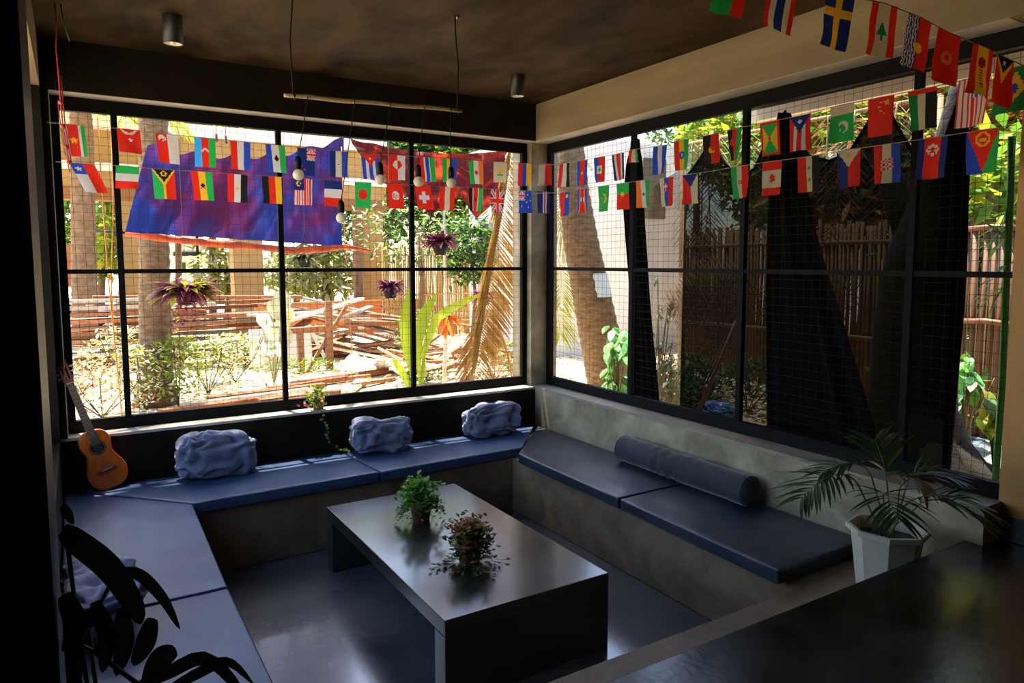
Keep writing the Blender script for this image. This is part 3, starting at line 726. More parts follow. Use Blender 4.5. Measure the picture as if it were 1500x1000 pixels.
# ================================================================ CEILING LAMPS, POLE, BULBS, CORDS
def downlight(x, y, lab):
    root = empty('ceiling_lamp', (x, y, CEIL), lab, 'lamp', 'black cylinder ceiling lamps')
    part(MB().lathe((x, y, CEIL-.17), [(.052, 0), (.058, 0), (.058, .17)], 28), 'housing', black_paint, root)
    rf = part(MB().lathe((x, y, CEIL-.17), [(.0525, .004), (.044, .004), (.03, .022), (0.001, .024)], 28), 'reflector', mat('lamp_reflector', (.75, .68, .52), .35), root)
    nest(part(MB().ball((x, y, CEIL-.157), .018, 10, 6), 'led', white_pl, root), rf)
downlight(-3.30, -.90, 'black cylinder lamp on the ceiling toward the left window end')
downlight(-.73, -.83, 'black cylinder lamp on the ceiling near the corner column')
pole_m = mat('dry_bamboo_pole', (.42, .30, .14), .6, (.55, .42, .22), 12, stretch=(8, 1, 1))
pa, pb = at(413, 145, d=4.32), V((-1.80, -1.82, R(2.195)))
pa = V((-2.84, -1.80, R(2.165)))
root = empty('hanging_pole', (pa+pb)/2, 'dry bamboo pole hung horizontally from the ceiling on two black cords', 'pole')
P = [pa.lerp(pb, i/10)+V((0, 0, .003*math.sin(i*1.7))) for i in range(11)]
part(MB().tube([P[0]+V((-.02, 0, 0))]+P+[P[-1]+V((.03, 0, 0))], [.010, .012, .013, .012, .0135, .012, .0125, .013, .012, .0135, .012, .0115, .010], 8), 'pole', pole_m, root)
for q, off in ((pa+V((.03, 0, 0)), .01), (pb, -.01)):
    part(MB().tube([V((q.x-.01, q.y, CEIL)), V((q.x+off, q.y, CEIL-.08)), V((q.x-off, q.y, CEIL-.3)), q+V((0, 0, .018)), q+V((.012, .012, -.02)), q+V((0, -.02, 0)), q+V((0, 0, .02))], .0045, 6), 'cord', blk, root)
part(MB().tube([V((pb.x, pb.y, CEIL)), V((pb.x+.012, pb.y, CEIL-.012))], .012, 8), 'hook', fret_m, root)
glassb = mat('frosted_bulb', (.92, .88, .70), .3, trans=.35)
for (u, v, tx, lab) in ((437, 256, .10, 'leftmost, in front of the blue tarp'), (500, 319, .36, 'hanging lowest, at the right edge of the blue tarp'), (557, 263, .57, 'over the red tarp, middle of the five'),
                        (613, 266, .78, 'over the red tarp, fourth from the left'), (661, 268, .95, 'nearest the right end of the pole')):
    top = pa.lerp(pb, tx)
    b = at(u, v, y=top.y)
    root = empty('pendant_bulb', b, 'white bulb in black socket, '+lab, 'bulb', 'bulbs hanging from the bamboo pole')
    part(MB().tube([top+V((0, 0, .02)), top-V((0, .018, .01)), V((top.x*.6+b.x*.4, top.y+.005, top.z*.6+b.z*.4)), b+V((0, 0, .09))], .0028, 5), 'cord', blk, root)
    sk = part(MB().lathe(b, [(.001, .105), (.012, .10), (.019, .085), (.02, .03), (.0, .03)], 12), 'socket', blk, root)
    nest(part(MB().ball(b, .031, 14, 10, sq=(1, 1, 1)), 'glass_bulb', glassb, root), sk)
# tangled cord hanging by the left end of the back window
red_m = mat('red_plastic_cord', (.45, .05, .03), .5)
x, y = -3.93, -.62
c0 = at(80, 4, z=CEIL)
pts = [c0]; 
for (u, v) in ((83, 40), (82, 70), (86, 110), (89, 150), (92, 185), (97, 215), (101, 238)): pts.append(at(u, v, y=c0.y+.02))
root = empty('tangled_rope', c0, 'knotted red rope hanging from the ceiling beside the left end of the back window', 'rope')
part(MB().tube(pts, .005, 6), 'cord', red_m, root)
m = MB(); m.tube([p+V((.012, .004, 0)) for p in pts[3:]], .004, 5); m.tube([p+V((-.01, .004, .01))*random.uniform(.5, 1.4) for p in pts[4:]]+[pts[-1]+V((.0, 0, -.06))], .0035, 5)
for p in pts[4:]: m.ball(p, .014, 8, 5)
part(m, 'knots', red_m, root)
m = MB(); m.tube([pts[0]+V((.03, 0, 0)), at(92, 28, y=c0.y), at(102, 60, y=c0.y)], .004, 5)
tag(m.build('loose_wire', mat('grey_green_wire', (.06, .08, .07), .5)), 'short dark loose wire dangling from the ceiling by the red cord', 'wire')

# ================================================================ WINDOW-SILL PLANT
c = V((at(474, 604, z=SILL).x, .055, SILL))
root = empty('potted_plant', c, 'small terracotta pot on the back sill with a vine trailing down to the bench', 'plant')
pot(root, c, .04, .052, .105, terra, 16)
fm = MB(); sm_ = MB()
for k in range(34):
    a = random.uniform(0, 2*PI); rr = random.uniform(.0, .10); top = c+V((math.cos(a)*rr-.03, math.sin(a)*rr*.5-.02, random.uniform(.08, .20)-rr*.6))
    sm_.tube([c+V((0, 0, .09)), top], .0015, 4)
    for q in range(4): fm.leafq(top+V((random.gauss(0, .015), random.gauss(0, .012), random.gauss(0, .015))), rdir(), V((0, -1, .4)), random.uniform(.03, .045), .024, 0 if random.random() < .7 else 1)
for k in range(5):
    fm.leafq(c+V((-.13+random.gauss(0, .015), -.03, .06+random.gauss(0, .015))), rdir(), V((0, -1, .4)), .04, .02, 2)
vp = [c+V((-.01, -.05, .10)), c+V((-.0, -.085, .02)), c+V((.02, -.09, -.10)), c+V((.05, -.085, -.2)), c+V((.06, -.10, -.28)), c+V((.13, -.13, -.345)), c+V((.19, -.16, -.35))]
sm_.tube(vp, .0016, 4)
for i in range(22):
    t = i/21*(len(vp)-1); k = min(len(vp)-2, int(t)); q = vp[k].lerp(vp[k+1], t-k)
    fm.leafq(q, rdir(0), V((0, -1, .3)), random.uniform(.028, .04), random.uniform(.022, .03), 0)
part(sm_, 'stems', stem_m, root); part(fm, 'foliage', [green1, mat('leaf_yellow_orange', (.6, .32, .05), .5, trans=.3), mat('petal_pink', (.6, .08, .2), .5, trans=.3)], root)

# ================================================================ WHITE PLANTER WITH ARECA PALM
pc = V((-.345, -3.84, SZ))
root = empty('potted_palm', pc, 'areca palm in a white octagonal plastic planter at the end of the right bench', 'plant')
wp = mat('white_planter_plastic', (.50, .48, .38), .45, (.42, .40, .31), 20, stops=(.5, .8))
H = .335
pl_ = part(MB().lathe(pc, [(0.001, 0), (.135, 0), (.172, H*.9), (.198, H*.92), (.198, H), (.178, H), (.165, H*.75), (0.001, H*.75)], 8, smooth=False, ph=PI/8+.2), 'planter', wp, root)
nest(part(MB().lathe(pc, [(.168, H*.80), (.001, H*.83)], 8, ph=PI/8+.2), 'soil', soil, root), pl_)
palm_g = mat('areca_leaf', (.018, .06, .014), .4, (.035, .10, .022), 8, 3, trans=.25)
palm_dry = mat('areca_dry_leaf', (.28, .15, .07), .6, trans=.2)
def frond(fm, sm_, base, top, tipd, L, n=16, lw=.02, ll=.24, seg=10, m=0, droop=.06, r=.004, start=.25, bl_droop=.25, spread=.9):
    """A feather frond: stalk from base through top, then arching toward tipd; leaflets in pairs."""
    base, top = V(base), V(top); tipd = V(tipd).normalized()
    P = []
    d = (top-base).normalized(); q = base.copy(); La = (top-base).length
    P = [base, base.lerp(top, .5)+V((random.gauss(0, .005), random.gauss(0, .005), 0)), top]
    dd = d.copy(); q = top.copy(); fr = []
    for i in range(seg):
        t = (i+1)/seg
        dd = (dd*(1-.22)+tipd*.22+V((0, 0, -droop*t*3))).normalized(); q = q+dd*(L/seg); P.append(q.copy()); fr.append((q.copy(), dd.copy(), t))
    sm_.tube(P, [r*(1-.75*i/(len(P)-1)) for i in range(len(P))], 5)
    for i in range(n):
        t = start+(1-start)*i/(n-1); k = min(seg-1, int(t*seg)-1 if t*seg >= 1 else 0); k = max(0, k); q, dd, _ = fr[k]
        if k+1 < seg: q = q.lerp(fr[k+1][0], t*seg-1-k if t*seg-1-k > 0 else 0)
        sd = dd.cross(V((0, 0, 1))); sd = sd.normalized() if sd.length > .05 else V((1, 0, 0)); up = sd.cross(dd)
        l = ll*(.55+.9*math.sin(PI*min(.95, .15+t*.75)))*random.uniform(.85, 1.1)
        for sg in (-1, 1):
            dr = (sd*sg*spread+dd*(.55+.5*t)+up*random.uniform(.05, .3)).normalized()
            fm.blade(q, dr, up, l, lw, bl_droop*random.uniform(.6, 1.4), 4, .12, m)
fm = MB(); sm_ = MB()
sp = pc+V((0, 0, H*.8))
for (u, v, d, tx, L, m, n) in ((1228, 655, 3.5, (-1, .1, -.2), .42, 0, 14), (1262, 640, 3.6, (-.9, .4, -.1), .30, 0, 12), (1300, 665, 3.6, (.2, .3, .5), .25, 0, 10), (1345, 705, 3.25, (1, -.55, -.15), .36, 0, 14),
                               (1385, 700, 3.3, (.8, -.6, -.4), .26, 0, 12), (1330, 668, 3.4, (.5, -.2, .1), .22, 0, 12), (1290, 690, 3.45, (-.5, -.6, -.1), .3, 0, 10), (1335, 690, 3.5, (.15, -.2, -.9), .12, 1, 6)):
    top = at(u, v, d=d)
    frond(fm, sm_, sp+V((random.gauss(0, .02), random.gauss(0, .02), 0)), sp.lerp(top, .62 if m == 0 else .9), tx, L, n, .019 if m == 0 else .03, .175 if m == 0 else .12, m=m, r=.005)
part(sm_, 'stems', mat('palm_stem', (.16, .20, .06), .5, (.22, .17, .07), 12), root); part(fm, 'fronds', [palm_g, palm_dry], root)

# ================================================================ DARK PLANT IN THE FOREGROUND
big_g = mat('broad_dark_leaf', (.035, .055, .012), .4, (.06, .085, .02), 7, 3, trans=.06)
c = V((-3.74, -4.22, PZ))
root = empty('potted_plant', c, 'dark broad-leaved plant in the lower left foreground before the left bench', 'plant')
pot(root, c, .10, .14, .22, blk, 24)
fm = MB(); sm_ = MB()
def leafpx(pts, W, m=0):
    """A strap leaf along image points given with depths."""
    Q = [at(u, v, d=d) for u, v, d in pts]; n = 14; C = []
    for i in range(n+1):
        t = i/n*(len(Q)-1); k = min(len(Q)-2, int(t)); a, b = Q[k], Q[k+1]; p0 = Q[max(k-1, 0)]; p3 = Q[min(k+2, len(Q)-1)]; x = t-k
        C.append(.5*((2*a)+(-p0+b)*x+(2*p0-5*a+4*b-p3)*x*x+(-p0+3*a-3*b+p3)*x**3))
    vs = []; fs = []
    for i, q in enumerate(C):
        t = i/n; dd = (C[min(i+1, n)]-C[max(i-1, 0)]).normalized(); sd = dd.cross(FW).normalized()
        wd = W*math.sin(PI*min(1, .12+t*.88))**.7 if t < 1 else .001
        up = sd.cross(dd)
        vs += [q-sd*wd/2-up*wd*.18, q, q+sd*wd/2-up*wd*.18]
    for i in range(n): b = i*3; fs += [(b, b+1, b+4, b+3), (b+1, b+2, b+5, b+4)]
    fm.add(vs, fs, m, True)
leafpx([(93, 775, 1.9), (115, 790, 1.9), (165, 830, 1.88), (200, 885, 1.85), (206, 915, 1.84)], .075)
leafpx([(170, 838, 1.9), (205, 840, 1.9), (240, 875, 1.88), (264, 922, 1.86)], .035)
leafpx([(92, 740, 1.95), (100, 750, 1.95), (108, 768, 1.95)], .03)
leafpx([(98, 955, 1.8), (120, 910, 1.8), (150, 905, 1.8), (160, 940, 1.8)], .05)
leafpx([(225, 905, 1.8), (215, 940, 1.8), (195, 975, 1.78)], .05)
leafpx([(258, 950, 1.8), (235, 965, 1.8), (210, 1010, 1.78)], .055)
leafpx([(190, 1010, 1.75), (245, 985, 1.75), (300, 962, 1.75), (345, 1000, 1.74), (352, 1030, 1.74)], .035)
leafpx([(230, 1020, 1.75), (290, 985, 1.75), (335, 968, 1.75), (372, 1002, 1.74)], .028)
leafpx([(95, 870, 1.8), (112, 905, 1.8), (105, 960, 1.8)], .06)
leafpx([(140, 880, 1.82), (160, 930, 1.82), (150, 985, 1.8)], .05)
leafpx([(180, 890, 1.82), (185, 940, 1.82), (170, 990, 1.8)], .05)
leafpx([(104, 900, 1.8), (112, 960, 1.8), (108, 1020, 1.8)], .05)
for pts in ([(150, 1100, 1.7), (95, 930, 1.78), (140, 955, 1.79), (200, 1000, 1.76)], [(140, 1080, 1.72), (112, 900, 1.8), (96, 775, 1.9)], [(150, 1080, 1.72), (130, 920, 1.85), (170, 838, 1.9)], [(170, 1090, 1.72), (180, 1030, 1.75), (230, 1000, 1.75)]):
    sm_.tube([c+V((0, 0, .17))]+[at(u, v, d=d) for u, v, d in pts], .006, 6)
part(sm_, 'stems', mat('olive_stem', (.07, .08, .03), .5), root); part(fm, 'leaves', big_g, root)
# ================================================================ OUTSIDE
GZ = R(-.52)
litter = mat('leaf_litter_ground', (.50, .36, .22), .95, (.78, .68, .52), 3.5, 9, .3, 12, stops=(.38, .6))
o = MB().add([(-40, .43, GZ), (60, .43, GZ), (60, 70, GZ), (-40, 70, GZ), (.31, .43, GZ), (.31, -14, GZ), (60, -14, GZ), (-40, -14, GZ), (-4.7, -14, GZ), (-4.7, .43, GZ)],
             [(0, 9, 4, 1, 2, 3), (4, 5, 6, 1), (7, 8, 9, 0)]).build('ground', litter); tag(o, kind='structure')
bark = mat('palm_bark', (.10, .052, .018), .85, (.23, .14, .06), 9, 8, .6, 22, stretch=(1, 1, 2.5))
bark2 = mat('brown_bark', (.13, .07, .03), .9, (.24, .14, .07), 9, 8, .5, 22)
dark_bark = mat('dark_tree_bark', (.005, .004, .003), .95, (.012, .009, .007), 8, 8, .6, 20)
white_band = mat('whitewash', (.62, .68, .66), .8)
beige = mat('beige_render', (.31, .175, .052), .85, (.37, .215, .07), 3, 4)
cream = mat('cream_render', (.80, .72, .58), .85)
terr_w = mat('terracotta_wall', (.33, .10, .025), .85, (.42, .14, .035), 3, 4)
plankm = [mat('weathered_plank_%s' % n, c, .85, c2, 7, 6, .2, 20, stretch=(3, .6, 3)) for n, c, c2 in (('brown', (.20, .085, .03), (.34, .16, .07)), ('grey', (.34, .25, .17), (.5, .40, .3)), ('red', (.26, .075, .022), (.40, .15, .06)), ('pale', (.70, .58, .42), (.82, .74, .60)))]
def trunk(mb, pts, rs, n=12, m=0, rings=.012):
    P = []; Rr = []
    for i in range(len(pts)-1):
        a, b = V(pts[i]), V(pts[i+1]); k = max(3, int((b-a).length/.07))
        for j in range(k): t = j/k; P.append(a.lerp(b, t)); Rr.append((rs[i]+(rs[i+1]-rs[i])*t)+(rings if len(P) % 2 else 0))
    P.append(V(pts[-1])); Rr.append(rs[-1])
    return mb.tube(P, Rr, n, m)
def canopy(fm, c, rad, n, L, mats=1, lump=.35, flat=.6):
    c = V(c)
    for i in range(n):
        for _ in range(6):
            p = V((random.uniform(-1, 1), random.uniform(-1, 1), random.uniform(-1, 1)))
            if p.length < 1 and noise.noise(p*2.2+c*.31) > -lump+.35*random.random()-.25: break
        q = c+V((p.x*rad[0], p.y*rad[1], p.z*rad[2]))
        d = V((random.gauss(0, 1), random.gauss(0, 1), random.gauss(-.35, flat))).normalized()
        fm.leafq(q, d, V((random.gauss(0, .4), random.gauss(0, .4), 1)), L*random.uniform(.7, 1.3), L*.42, random.randrange(mats))
lf_y = mat('leaf_sunny_yellow_green', (.20, .26, .014), .5, (.36, .34, .025), 2, 3, trans=.6)
lf_g = mat('leaf_garden_green', (.06, .17, .015), .5, (.13, .26, .025), 2, 3, trans=.5)
lf_d = mat('leaf_deep_green', (.012, .05, .010), .5, (.03, .09, .02), 3, 3, trans=.25)
lf_p = mat('leaf_pale_silvery', (.45, .44, .20), .5, (.62, .58, .38), 6, 3, trans=.35)
lf_o = mat('leaf_orange_dry', (.38, .16, .025), .6, (.28, .10, .02), 5, 3, trans=.3)
lf_w = mat('petal_magenta_leaf', (.26, .03, .09), .5, (.13, .03, .07), 9, 3, trans=.25)
dry_m = mat('dry_frond_straw', (.42, .23, .05), .6, (.56, .34, .09), 6, 3, trans=.3)
# --- building across the garden
YB = 12.0
root = empty('garden_building', at(300, 440, y=YB), 'beige concrete building frame with columns and a deep beam across the garden', 'building')
zt_, zb_ = at(100, 186, y=YB).z, at(100, 291, y=YB).z
xl, xr = at(60, 300, y=YB).x-4, at(566, 300, y=YB).x
part(MB().bb(xl, xr, YB, YB+.5, zb_+.25, zt_), 'deep_beam', beige, root)
part(MB().bb(xl, xr, YB-.12, YB+.5, zt_, zt_+.28), 'roof_edge', cream, root)
part(MB().bb(xl, xr, YB-.06, YB, zb_+.62, zb_+.80), 'ledge', cream, root)
part(MB().bb(xl, xr, YB-.02, YB+.45, zb_, zb_+.26), 'lower_beam', mat('tan_render', (.24, .10, .025), .85), root)
for a, b in ((178, 207), (343, 386), (533, 562)):
    part(MB().bb(at(a, 400, y=YB).x, at(b, 400, y=YB).x, YB, YB+.5, GZ, zb_), 'column', beige, root)
part(MB().bb(at(521, 400, y=YB-.4).x, at(532, 400, y=YB-.4).x, YB-.4, YB-.2, GZ, zb_), 'wooden_post', bark2, root)
part(MB().bb(at(86, 400, y=YB-.5).x, at(113, 400, y=YB-.5).x, YB-.5, YB-.1, at(100, 420, y=YB-.5).z, at(100, 357, y=YB-.5).z), 'terracotta_pier', terr_w, root)
m = MB().bb(at(374, 440, y=10.6).x, at(622, 440, y=10.6).x, 10.6, 10.75, GZ, at(500, 441, y=10.6).z)
tag(m.build('terracotta_wall', terr_w), 'low terracotta wall behind the heap of planks', 'wall')
# far white house
yy = 26
root = empty('white_house', at(300, 400, y=yy), 'distant white house with a dark sign strip seen under the blue tarp', 'building')
part(MB().bb(at(243, 400, y=yy).x, at(300, 400, y=yy).x, yy, yy+3, GZ, at(270, 345, y=yy).z), 'wall', cream, root)
part(MB().bb(at(255, 400, y=yy).x, at(296, 400, y=yy).x, yy-.1, yy, at(270, 375, y=yy).z, at(270, 369, y=yy).z), 'sign_strip', black_paint, root)
part(MB().bb(at(262, 400, y=yy).x, at(272, 400, y=yy).x, yy-.05, yy, at(270, 394, y=yy).z, at(270, 385, y=yy).z), 'window_pane', lf_d, root)
part(MB().bb(at(288, 400, y=yy).x, at(291, 400, y=yy).x, yy-.3, yy-.1, GZ, at(270, 330, y=yy).z), 'post', steel, root)
# parked scooters, blurred and far
def scooter(u, v, lab, mm):
    c = at(u, v, y=17); c.z = GZ
    root = empty('scooter', c, lab, 'scooter', 'scooters parked beyond the plank pile')
    for s in (-.45, .45):
        w_ = MB(); P = [c+V((s+.25*math.cos(a), 0, .27+.25*math.sin(a))) for a in [2*PI*i/14 for i in range(15)]]; w_.tube(P, .06, 6, caps=False); part(w_, 'wheel', blk, root)
    b = MB(); b.tube([c+V((-.5, 0, .55)), c+V((-.1, 0, .45)), c+V((.15, 0, .4)), c+V((.35, 0, .8)), c+V((.40, 0, 1.0))], [.12, .16, .10, .1, .05], 8); part(b, 'body', mm, root)
    part(MB().tube([c+V((.4, -.3, 1.05)), c+V((.38, 0, 1.0)), c+V((.4, .3, 1.05))], .025, 6), 'handlebar', blk, root)
    part(MB().box(c+V((-.28, 0, .72)), (.55, .22, .1)), 'seat', blk, root)
scooter(112, 440, 'dark scooter parked left of the thin trunk in the distance', steel)
scooter(158, 440, 'grey scooter parked right of the thin trunk in the distance', mat('grey_scooter_body', (.35, .38, .45), .4))
# --- trunks
c = at(228, 592, z=GZ); tp = at(224, 100, y=c.y+.1)
root = empty('coconut_palm', c, 'thick coconut palm trunk in the garden behind the blue tarp', 'tree')
part(trunk(MB(), [c, c.lerp(tp, .1), c.lerp(tp, .5), tp, tp+V((.1, .2, 3.2))], [.26, .185, .165, .155, .13]), 'trunk', bark, root)
fm = MB(); sm_ = MB(); top = tp+V((.1, .2, 3.1))
for k in range(9):
    a = k*.7+.2; frond(fm, sm_, top, top+V((math.cos(a)*.4, math.sin(a)*.4, .5)), (math.cos(a), math.sin(a), -.3), 2.6, 22, .06, .75, 8, 0, .07, .03, .1, .4)
part(sm_, 'frond_stalks', dry_m, root); part(fm, 'fronds', lf_g, root)
c = at(122, 450, y=11); tp = at(120, 200, y=11.0); c.z = GZ
root = empty('palm_tree', c, 'thinner palm trunk standing at the far left of the garden', 'tree')
part(trunk(MB(), [c, tp, tp+V((0, 0, 3))], [.24, .20, .15]), 'trunk', bark2, root)
fm = MB(); sm_ = MB(); top = tp+V((0, 0, .3))
for k in range(10):
    a = k*.63; frond(fm, sm_, top, top+V((math.cos(a)*.3, math.sin(a)*.3, .3)), (math.cos(a), math.sin(a), -.5), 2.0, 18, .07, .6, 8, 0, .08, .02, .1, .4)
part(sm_, 'frond_stalks', dry_m, root); part(fm, 'fronds', lf_y, root)
# --- trees beyond
def tree(name, c, rad, n, L, ms, lab, h=None, grp='trees beyond the garden', tr=.12):
    c = V(c); root = empty(name, (c.x, c.y, GZ), lab, 'tree', grp)
    part(MB().tube([(c.x, c.y, GZ), (c.x+.1, c.y, (GZ+c.z)/2), (c.x, c.y, c.z)], [tr, tr*.8, tr*.4], 8), 'trunk', bark2, root)
    fm = MB(); canopy(fm, c, rad, n, L, len(ms)); part(fm, 'foliage', ms, root)
A_ = [(250, 170, 21, 4.0, 2.2, lf_y, 'far tree crown above the beam at the left'), (520, 240, 21, 3.4, 3.4, lf_g, 'far green tree behind the beige columns'), (680, 230, 19, 3.4, 3.4, lf_y, 'far yellow-green tree beyond the bamboo fence'), (760, 330, 17, 2.4, 2.6, lf_g, 'far green tree beside the corner column'), (470, 205, 15, 3.0, 1.6, lf_y, 'sunlit yellow-green tree above the beam, right of the blue tarp'), (560, 200, 16, 2.8, 2.2, lf_y, 'yellow-green tree behind the red tarp'), (640, 270, 14, 2.6, 2.0, lf_g, 'green tree over the bamboo fence'),
      (740, 250, 13, 2.4, 2.6, lf_y, 'yellow-green tree by the corner column'), (480, 395, 15, 1.3, .9, lf_y, 'green shrubs under the beam right of the blue tarp'), (330, 395, 17, 1.0, .9, lf_y, 'green bush between the columns'),
      (140, 330, 19, 2.0, 1.6, lf_y, 'pale green tree behind the thin palm trunk'), (300, 160, 17, 3.2, 1.5, lf_y, 'leafy green crown above the beam'), (430, 400, 19, 1.0, .9, lf_y, 'yellow-green bush far behind the hanging pot'),
      (170, 330, 16, .7, 1.2, lf_y, 'green bush right of the thin palm trunk'), (1020, 170, 10.5, 1.7, 1.3, lf_g, 'green tree top at the right end of the white wall')]
for u, v, yy, rx, rz, mm, lab in A_:
    c = at(u, v, y=yy) if u < 900 else at(u, v, x=yy)
    tree('tree', c, (rx, 1.2, rz), int(560*rx*rz)+150, .36 if yy > 12 else .26, [mm, (lf_p if v > 380 else lf_g) if mm is lf_y else lf_d], lab)
c = at(690, 365, y=7.2)
tree('mango_tree', c, (.75, .6, .75), 950, .20, [lf_g, lf_d], 'bushy dark green tree hanging over the bamboo fence', tr=.05, grp=None)
c = at(612, 335, y=9.0)
tree('flowering_tree', c, (1.9, .7, .9), 900, .15, [lf_p, lf_g, lf_d], 'leafy tree with white blossom above the bamboo fence', tr=.08, grp=None)
# --- bamboo fence at the back right
bam = mat('split_bamboo', (.34, .21, .06), .7, (.46, .31, .10), 4, 4, stretch=(14, 14, .5))
def bamboo_fence(name, A, B, h, lab, gap=.0, r=.022, rails=(.3, .9), mm=bam, grp=None, miss=0):
    A, B = V(A), V(B); d = (B-A); L = d.length; d /= L; root = empty(name, A, lab, 'fence', grp)
    m = MB(); k = 0; x = 0
    while x < L:
        if random.random() > miss:
            p = A+d*x; m.tube([p+V((random.gauss(0, .006), 0, 0)), p+V((0, random.gauss(0, .01), h*.5)), p+V((random.gauss(0, .02), random.gauss(0, .01), h*random.uniform(.96, 1.03)))], r*random.uniform(.8, 1.15), 5)
        x += r*2.1+gap
    part(m, 'culms', mm, root)
    n_ = d.cross(V((0, 0, 1)))
    if n_.dot(CP-A) < 0: n_ = -n_
    for z in rails:
        part(MB().tube([A+n_*.04+V((0, 0, h*z)), (A+B)/2+n_*.04+V((0, 0, h*z+.02)), B+n_*.04+V((0, 0, h*z))], .03, 6), 'rail', mm, root)
a, b = at(562, 460, y=9.6), at(800, 460, y=9.6); a.z = b.z = GZ
bamboo_fence('bamboo_fence', a, b, at(650, 358, y=9.6).z-GZ, 'tall split bamboo fence at the back right of the garden', rails=(.45, .88, .15))

# --- tarps
def sheet(name, L, Rr, place, m, nu=40, nv=24, amp=.05, fx=3, fy=2, seed=0, out=V((0, 1, 0)), top=None, bot=None):
    """Hanging cloth between a left and a right edge (lists of points)."""
    def lerpl(P, t):
        k = min(len(P)-2, int(t*(len(P)-1))); return P[k].lerp(P[k+1], t*(len(P)-1)-k)
    vs = []; fs = []
    for j in range(nv+1):
        t = j/nv; a, b = lerpl(L, t), lerpl(Rr, t)
        for i in range(nu+1):
            s = i/nu; q = a.lerp(b, s)
            if top: q = q + V((0, 0, 1))*top(s)*(1-t)
            if bot: q = q + V((0, 0, 1))*bot(s)*t
            n = noise.noise(V((s*fx+seed, t*fy, seed)))+.5*noise.noise(V((s*fx*2.3+t*1.5, t*fy*2.1+seed, 7)))
            q = q+out*(n*amp)
            vs.append(q)
    for j in range(nv):
        for i in range(nu): a = j*(nu+1)+i; fs.append((a, a+1, a+nu+2, a+nu+1))
    return MB().add(vs, fs, 0, True)
blue_t = mat('blue_tarpaulin', (.012, .024, .15), .5, (.075, .010, .045), 1.1, 6, .15, 8, trans=.6, stops=(.45, .62), spec=.25)
yt = 2.5
L_ = [at(216, 213, y=yt), at(200, 275, y=yt), at(183, 340, y=yt)]; R_ = [at(503, 204, y=yt), at(502, 280, y=yt), at(500, 360, y=yt)]
root = empty('blue_tarp', (L_[0]+R_[0])/2, 'blue and purple tarpaulin hung across the garden outside the back window', 'tarp')
part(sheet('t', L_, R_, None, blue_t, 90, 30, .13, 9, 1.6, 2.0, top=lambda s: -.16*math.sin(PI*s)+.03*math.sin(s*34)), 'sheet', blue_t, root)
or_t = mat('orange_tarp_hem', (.75, .16, .03), .5, (.45, .07, .03), 6, 4, trans=.3)
P = [at(u, v, y=yt) for u, v in ((183, 342), (230, 349), (280, 352), (330, 358), (380, 363), (430, 366), (480, 364), (505, 362), (543, 366))]
part(MB().tube([p+V((0, 0, .012*math.sin(i*2.1))) for i, p in enumerate(P)], [.02, .04, .035, .045, .035, .045, .04, .03, .015], 8), 'rolled_hem', or_t, root)
part(MB().tube([at(140, 338, y=yt+.02), at(186, 341, y=yt+.02)], .015, 6), 'pole_end', black_paint, root)
red_t = mat('red_tarpaulin', (.09, .008, .008), .5, (.60, .06, .015), 2.4, 5, .2, 9, trans=.45, stops=(.5, .68), spec=.25)
yt = 2.3
L_ = [at(513, 203, y=yt), at(528, 232, y=yt), at(541, 262, y=yt)]; R_ = [at(744, 220, y=yt), at(745, 245, y=yt), at(742, 270, y=yt)]
def botf(s):
    pts = [(0, 0), (.2, -.12), (.42, -.42), (.55, -.24), (.64, -.16), (.76, -.46), (.9, -.22), (1, 0)]
    for (a, ya), (b, yb) in zip(pts, pts[1:]):
        if s <= b: return ya+(yb-ya)*(s-a)/(b-a)
    return 0
m = sheet('t', L_, R_, None, red_t, 60, 20, .14, 5, 3, 9.0, top=lambda s: -.10*math.sin(PI*s), bot=botf)
tag(m.build('red_tarp', red_t), 'torn red tarpaulin strung up at the right side of the back window view', 'tarp')

# --- heap of planks, each board its own object
def plank(c, L, w_, h, rz, ry, mm, name='plank', rx=0, lab='weathered board lying in the heap of scrap timber', grp='boards of the scrap timber heap'):
    m = MB(); n = 5
    for i in range(1): m.box((0, 0, 0), (L, w_, h))
    o = m.build(name, mm); o.location = c; o.rotation_euler = (rx, ry, rz); return tag(o, lab, 'board', grp)
lab_a = 'long brown board in the stack behind the palm trunk'
z = GZ+.06
y0 = 7.2
for k in range(11):
    for q in range(2):
        cx = at(150, 500, y=y0).x+random.uniform(-.5, .5)+q*1.2
        plank((cx, y0+q*.45+random.uniform(-.06, .06), z+.04), random.uniform(2.6, 3.8), .22, .055, random.gauss(0, .05), random.gauss(0, .015), random.choice(plankm[:3]), lab=lab_a, grp='boards stacked behind the palm trunk')
    z += .105
for k in range(44):
    u = random.uniform(385, 590); v = random.uniform(452, 535)
    c = at(u, v, y=random.uniform(6.6, 8.4)); c.z = max(c.z, GZ+.08)
    plank(c, random.uniform(1.2, 2.8), random.uniform(.12, .26), .04, random.gauss(0, .35)+(.15 if u < 480 else -.25), random.gauss((.12 if u > 480 else -.1), .13), random.choice(plankm))
for k in range(34):
    u = random.uniform(596, 752); v = random.uniform(470, 548)
    c = at(u, v, y=random.uniform(3.4, 5.4)); c.z = max(GZ+.05, min(c.z, GZ+.30))
    plank(c, random.uniform(.4, 1.3), random.uniform(.06, .16), .035, random.uniform(-1.2, 1.2), random.gauss(0, .3), random.choice(plankm), lab='short splintered board in the rubble by the dry palm frond', grp='short boards in the rubble')
